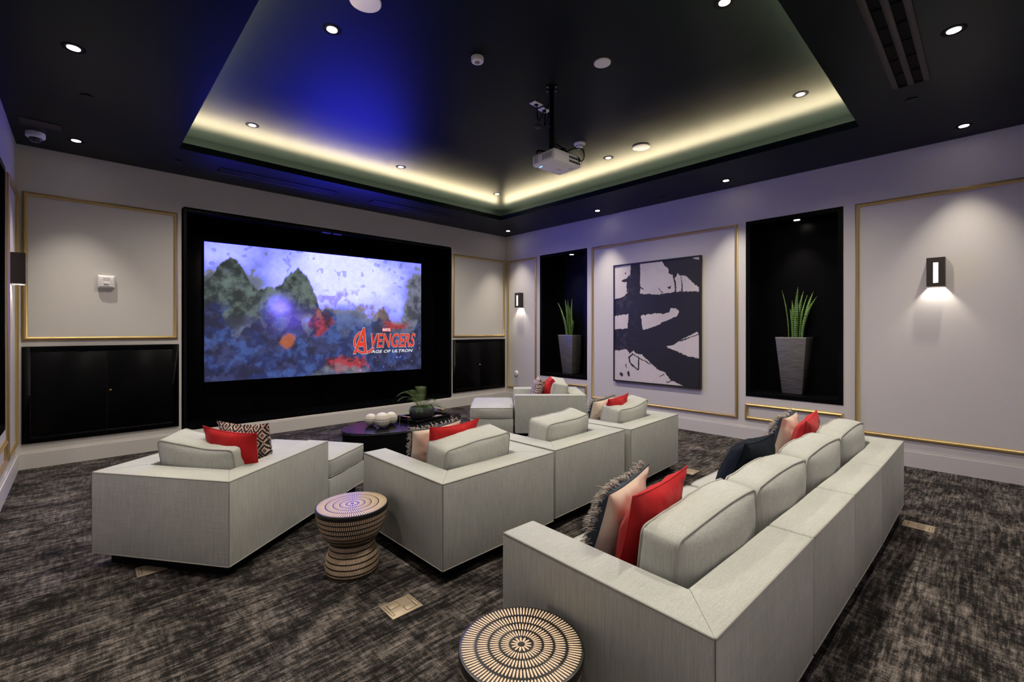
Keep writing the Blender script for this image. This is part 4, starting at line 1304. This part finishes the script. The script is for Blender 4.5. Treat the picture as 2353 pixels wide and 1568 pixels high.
# ------------------------------------------------------------------ projector
PX, PYc = 3.135, 2.775
pr = thing('ceiling_projector', 'white projector hanging from the raised ceiling on a black pole', 'projector', (PX, PYc, 3.0), R(-2))
bw, bd, bh = 0.37, 0.28, 0.105
pc = (0.060, -0.010)
pb = MB().prism([(pc[0] - bw/2, pc[1] - bd/2), (pc[0] + bw/2, pc[1] - bd/2), (pc[0] + bw/2, pc[1] + bd/2), (pc[0] - bw/2, pc[1] + bd/2)], 0.0, bh).build('projector_body', M['white'], pr, bevel=0.020, seg=4)
px0, px1, py0, py1 = pc[0] - bw/2, pc[0] + bw/2, pc[1] - bd/2, pc[1] + bd/2
for k in range(9):
    MB().box((px0 - 0.001, py0 + 0.035 + k * 0.013, 0.028), (px0 + 0.002, py0 + 0.042 + k * 0.013, 0.078)).build('vent_slot', M['grey'], pb)
for k in range(5):
    MB().box((px0 - 0.001, py1 - 0.075 + k * 0.010, 0.02), (px0 + 0.002, py1 - 0.070 + k * 0.010, 0.085)).build('vent_slot', M['grey'], pb)
rp = random.Random(2)
for k in range(14):
    cx = px1 - 0.165 + (k % 7) * 0.022; cz = 0.032 + (k // 7) * 0.036
    MB().box((cx - 0.008, py0 - 0.0015, cz - 0.010), (cx + 0.008, py0 + 0.002, cz + 0.010)).build('port', M['blackmat'], pb)
for k in range(2):
    MB().box((px0 + 0.05 , py1 - 0.075 + k * 0.02, -0.001), (px0 + 0.062, py1 - 0.064 + k * 0.02, 0.002)).build('indicator_light', M['pled'], pb)
MB().box((pc[0] + 0.02, pc[1] + 0.02, -0.0012), (pc[0] + 0.08, pc[1] + 0.028, 0.002)).build('print_mark', M['grey'], pb)
MB().box((pc[0] + 0.09, pc[1] - 0.09, -0.0012), (pc[0] + 0.14, pc[1] - 0.05, 0.002)).build('rating_label', M['offwhite'], pb)
MB().lathe([(0.045, 0), (0.045, 0.02), (0.036, 0.022)], 24, Matrix.Translation((px0 + 0.09, py1 - 0.004, 0.052)) @ Matrix.Rotation(R(-90), 4, 'X')).build('lens_barrel', M['blackmat'], pb, smooth=True, auto=40)
pole = MB().tube([(0, 0, bh + 0.02), (0, 0, 0.40)], 0.026, 12).build('mount_pole', M['black'], pr, smooth=True, auto=40)
MB().tube([(0, 0, 0.36), (0, 0, 0.715)], 0.021, 12).build('inner_pole', M['black'], pole, smooth=True, auto=40)
MB().tube([(-0.03, 0, 0.36), (0.03, 0, 0.36)], 0.006, 8).build('clamp_screw', M['steel'], pole)
pl = MB().lathe([(0.075, 0.712), (0.075, 0.72)], 4).build('ceiling_plate', M['black'], pr)
for k in range(4):
    a = R(90 * k)
    MB().lathe([(0.008, 0.708), (0.009, 0.712)], 8, Matrix.Translation((0.055 * math.cos(a), 0.055 * math.sin(a), 0))).build('bolt', M['steel'], pl)
mt_ = MB()
for k in range(3):
    a = R(40 + 120 * k)
    mt_.tube([(0, 0, bh + 0.03), (0.14 * math.cos(a), 0.14 * math.sin(a), bh + 0.022), (0.15 * math.cos(a), 0.15 * math.sin(a), bh - 0.002)], 0.010, 8)
mt_.lathe([(0.05, bh + 0.012), (0.05, bh + 0.035)], 20)
mt_.build('spider_mount', M['black'], pr)
def cable(name, pts, r, par):
    P = [Vector(p) for p in pts]; out = []
    for i in range(len(P) - 1):
        p0, p1, p2, p3 = P[max(0, i-1)], P[i], P[i+1], P[min(len(P)-1, i+2)]
        for k in range(8):
            f = k / 8
            out.append(0.5 * ((2*p1) + (p2-p0)*f + (2*p0-5*p1+4*p2-p3)*f*f + (3*p1-p0-3*p2+p3)*f**3))
    out.append(P[-1])
    return MB().tube(out, r, 6).build(name, M['blackmat'], par, smooth=True)
cable('cable', [(0.025, 0, 0.22), (0.10, -0.03, 0.195), (0.16, -0.08, 0.13), (0.19, -0.14, 0.10), (0.20, py0 - 0.02, 0.06), (0.20, py0, 0.05)], 0.005, pr)
cable('cable', [(0.025, 0, 0.20), (0.08, -0.06, 0.13), (0.16, -0.12, 0.17), (0.225, -0.18, 0.16), (0.235, py0 - 0.035, 0.08), (0.225, py0, 0.06)], 0.005, pr)
cable('cable', [(0.02, 0.02, 0.62), (-0.0, 0.10, 0.54), (0.03, 0.20, 0.50), (0.08, 0.27, 0.62), (0.108, 0.298, 0.712)], 0.005, pr)
cable('cable', [(0.02, 0.02, 0.58), (0.06, 0.10, 0.52), (0.16, 0.24, 0.50), (0.235, 0.32, 0.60), (0.255, 0.328, 0.712)], 0.006, pr)
for k, (dx, dy) in enumerate(((0.108, 0.298), (0.255, 0.328))):
    t = thing('outlet_plate', ['white ceiling outlet plate left of the projector pole', 'white ceiling outlet plate partly behind the projector pole'][k], 'outlet', (PX + dx, PYc + dy, ZT), R(0), 'outlet plates beside the projector')
    MB().box((-0.060, -0.040, -0.006), (0.060, 0.040, 0)).build('cover_plate', M['white'], t, bevel=0.003, seg=1)
    MB().box((-0.016, -0.016, -0.013), (0.016, 0.016, -0.006)).build('plug', M['blackmat'], t)

# ------------------------------------------------------------------ ceiling devices
def disc(name, label, cat, x, y, z, r, group=None):
    t = thing(name, label, cat, (x, y, z), group=group)
    MB().lathe([(r, 0), (r, -0.004), (r * 0.985, -0.008), (r * 0.95, -0.008)], 40).build('bezel', M['offwhite'], t, smooth=True, auto=40)
    MB().lathe([(r * 0.945, -0.0075), (r * 0.945, -0.0095)], 40).build('grille', M['white'], t)
    return t
GSp = 'round ceiling speakers'
disc('ceiling_speaker', 'round white ceiling speaker at the top edge of the picture', 'speaker', 1.392, 2.905, ZT, 0.105, GSp)
disc('ceiling_speaker', 'round white ceiling speaker above and right of the projector pole', 'speaker', 3.139, 2.219, ZT, 0.070, GSp)
disc('ceiling_speaker', 'round white ceiling speaker near the right cove', 'speaker', 4.93, 2.92, ZT, 0.105, GSp)
t = thing('occupancy_sensor', 'white domed occupancy sensor left of the projector pole', 'sensor', (2.344, 2.881, ZT))
MB().lathe([(0.052, 0), (0.052, -0.025), (0.047, -0.035), (0.03, -0.038)], 32).build('housing', M['white'], t, smooth=True, auto=40)
MB().lathe([(0.022, -0.036), (0.018, -0.045), (0.008, -0.050)], 20).build('sensor_lens', M['grey'], t, smooth=True)
t = thing('smoke_detector', 'white smoke detector behind the projector', 'smoke detector', (4.307, 3.369, ZT))
MB().lathe([(0.068, 0), (0.068, -0.012), (0.060, -0.018), (0.045, -0.020)], 32).build('base_ring', M['white'], t, smooth=True, auto=40)
hd = MB().lathe([(0.045, -0.020), (0.042, -0.045), (0.030, -0.060), (0.010, -0.064)], 32).build('sensing_head', M['white'], t, smooth=True, auto=50)
for k in range(8):
    a = 2 * math.pi * k / 8
    MB().box((-0.012, 0.0415, -0.040), (0.012, 0.0455, -0.034), Matrix.Rotation(a, 4, 'Z')).build('vent_slot', M['blackmat'], hd)
t = thing('ceiling_sprinkler', 'small bronze sprinkler cap left of the projector pole', 'sprinkler', (3.62, 3.398, ZT))
MB().lathe([(0.038, 0), (0.038, -0.006), (0.030, -0.018), (0.012, -0.022)], 28).build('cover', M['vent'], t, smooth=True, auto=50)
MB().lathe([(0.042, 0), (0.042, -0.003)], 28).build('escutcheon', M['vent'], t)
GC = 'flat dark sprinkler covers in the lower ceiling'
for x, y, lb in ((0.035, 5.276, 'flat dark sprinkler cover between the two left downlights'), (0.83, 6.56, 'flat dark sprinkler cover left of the screen-wall diffusers'), (5.189, 0.467, 'flat dark sprinkler cover below the wide slot diffuser'),
                 (6.30, 3.37, 'flat dark sprinkler cover above the middle of the painting'), (5.45, 6.55, 'flat dark sprinkler cover right of the screen-wall diffusers')):
    t = thing('sprinkler_cover', lb, 'sprinkler', (x, y, ZC), group=GC)
    MB().lathe([(0.042, -0.002), (0.042, -0.006), (0.038, -0.007)], 28).build('cover_disc', M['ceil'], t, smooth=True, auto=40)
    MB().lathe([(0.030, 0), (0.030, -0.003)], 20).build('cup', M['blackmat'], t)
t = thing('security_camera', 'white security dome camera in the left ceiling corner', 'camera', (-0.335, 6.61, ZC))
MB().lathe([(0.070, 0), (0.073, -0.01), (0.073, -0.045), (0.064, -0.055), (0.050, -0.057)], 36).build('housing', M['white'], t, smooth=True, auto=40)
MB().lathe([(0.050, -0.056), (0.046, -0.075), (0.032, -0.093), (0.010, -0.101)], 32).build('smoked_dome', M['glassdark'], t, smooth=True)
t = thing('access_panel', 'dark ceiling access panel above the security camera', 'access panel', (-0.285, 6.31, ZC))
q = MB(); pa, pb_ = 0.14, 0.10
q.box((-pa, -pb_, -0.005), (pa, -pb_ + 0.02, 0)); q.box((-pa, pb_ - 0.02, -0.005), (pa, pb_, 0)); q.box((-pa, -pb_ + 0.02, -0.005), (-pa + 0.02, pb_ - 0.02, 0)); q.box((pa - 0.02, -pb_ + 0.02, -0.005), (pa, pb_ - 0.02, 0))
q.build('panel_frame', M['vent'], t)
MB().box((-pa + 0.022, -pb_ + 0.022, -0.003), (pa - 0.022, pb_ - 0.022, 0)).build('panel_door', M['vent'], t)

def diffuser(label, x0, x1, y0, y1):
    t = thing('slot_diffuser', label, 'air vent', ((x0 + x1)/2, (y0 + y1)/2, ZC), group='dark linear slot diffusers in the lower ceiling')
    a, b = (x1 - x0)/2, (y1 - y0)/2
    f = b * 0.34; s = b * 0.36
    # three rails and two open slots
    for ya, yb in ((-b, -b + f), (-f/2 * 1.0, f/2 * 1.0), (b - f, b)):
        MB().box((-a, ya, -0.010), (a, yb, 0)).build('rail', M['vent'], t, bevel=0.002, seg=1)
    for ya, yb in ((-b + f, -f/2), (f/2, b - f)):
        sl = MB().box((-a, ya, -0.0015), (a, yb, -0.0005)).build('slot', M['blackmat'], t)
        n = max(2, int((x1 - x0) / 0.24))
        for k in range(n + 1):
            xx = -a + 2 * a * k / n
            MB().box((xx - 0.006, ya, -0.008), (xx + 0.006, yb, -0.0015)).build('cross_bar', M['blackmat'], sl)
diffuser('dark slot diffuser above the left half of the screen', 1.236, 2.690, 6.475, 6.66)
diffuser('dark slot diffuser above the right half of the screen', 3.235, 4.745, 6.475, 6.66)
diffuser('wide dark slot diffuser at the upper right', 2.05, 4.845, 0.325, 0.555)

# ------------------------------------------------------------------ wall devices
t = thing('thermostat_guard', 'white thermostat in a clear guard on the left panel', 'thermostat', (0.212, Y1, 1.985))
w, h, d = 0.076, 0.148, 0.062
i = 0.018
vs_ = [(-w, 0, 0), (w, 0, 0), (w, 0, h), (-w, 0, h), (-w, -d * .6, 0), (w, -d * .6, 0), (w, -d * .6, h), (-w, -d * .6, h), (-w + i, -d, i), (w - i, -d, i), (w - i, -d, h - i), (-w + i, -d, h - i)]
MB().add(vs_, [(0, 1, 5, 4), (1, 2, 6, 5), (2, 3, 7, 6), (3, 0, 4, 7), (4, 5, 9, 8), (5, 6, 10, 9), (6, 7, 11, 10), (7, 4, 8, 11), (8, 9, 10, 11), (3, 2, 1, 0)]).build('guard', M['white'], t, bevel=0.003, seg=2)
MB().box((-0.032, -d - 0.0012, 0.080), (0.032, -d + 0.002, 0.120)).build('display', M['offwhite'], t)
MB().box((-0.022, -d - 0.012, 0.046), (0.022, -d + 0.002, 0.072)).build('lock_hood', M['white'], t, bevel=0.003, seg=2)
for sg in (-1, 1):
    for k in range(3):
        MB().box((sg * 0.046 - 0.005, -d - 0.0012, 0.05 + k * 0.02), (sg * 0.046 + 0.005, -d + 0.002, 0.056 + k * 0.02)).build('print_mark', M['grey'], t)
t = thing('wall_button', 'round white wall push plate low in the narrow corner panel', 'wall plate', (X1, 6.81, 0.591))
mw = Matrix.Rotation(R(-90), 4, 'Y')
MB().lathe([(0.055, 0), (0.055, 0.018), (0.048, 0.026), (0.040, 0.027)], 32, mw).build('housing', M['white'], t, smooth=True, auto=40)
MB().lathe([(0.026, 0.026), (0.024, 0.032), (0.012, 0.034)], 24, mw).build('push_button', M['offwhite'], t, smooth=True, auto=40)
MB().lathe([(0.006, 0.033), (0.005, 0.036)], 12, mw).build('centre_screw', M['grey'], t)

# ------------------------------------------------------------------ brass floor boxes
def floor_box(label, x, y, rz=0.0):
    t = thing('floor_outlet', label, 'floor outlet', (x, y, 0), rz, 'brass floor outlet boxes set in the carpet')
    a, b = 0.091, 0.074
    MB().box((-a, -b, 0), (a, b, 0.004)).build('cover_plate', M['brass'], t, bevel=0.002, seg=1)
    for (x0, x1, y0, y1, nm) in ((-0.060, -0.002, 0.010, 0.052, 'outlet_flap'), (0.004, 0.060, -0.052, -0.010, 'outlet_flap'), (-0.078, -0.066, -0.05, 0.05, 'side_flap'), (0.066, 0.078, -0.05, 0.05, 'side_flap')):
        g = MB().box((x0 - 0.0025, y0 - 0.0025, 0.004), (x1 + 0.0025, y1 + 0.0025, 0.0045)).build('groove', M['brassdark'], t)
        MB().box((x0, y0, 0.004), (x1, y1, 0.0056)).build(nm, M['brass'], g, bevel=0.0008, seg=1)
floor_box('brass floor outlet in the open carpet between the stools', 1.257, 2.195)
floor_box('brass floor outlet beside the far end of the near sofa', 4.628, 0.378, R(90))
floor_box('brass floor outlet half hidden under the left armchair', 0.335, 3.62)
floor_box('brass floor outlet behind the armchair below the painting', 4.66, 2.19)
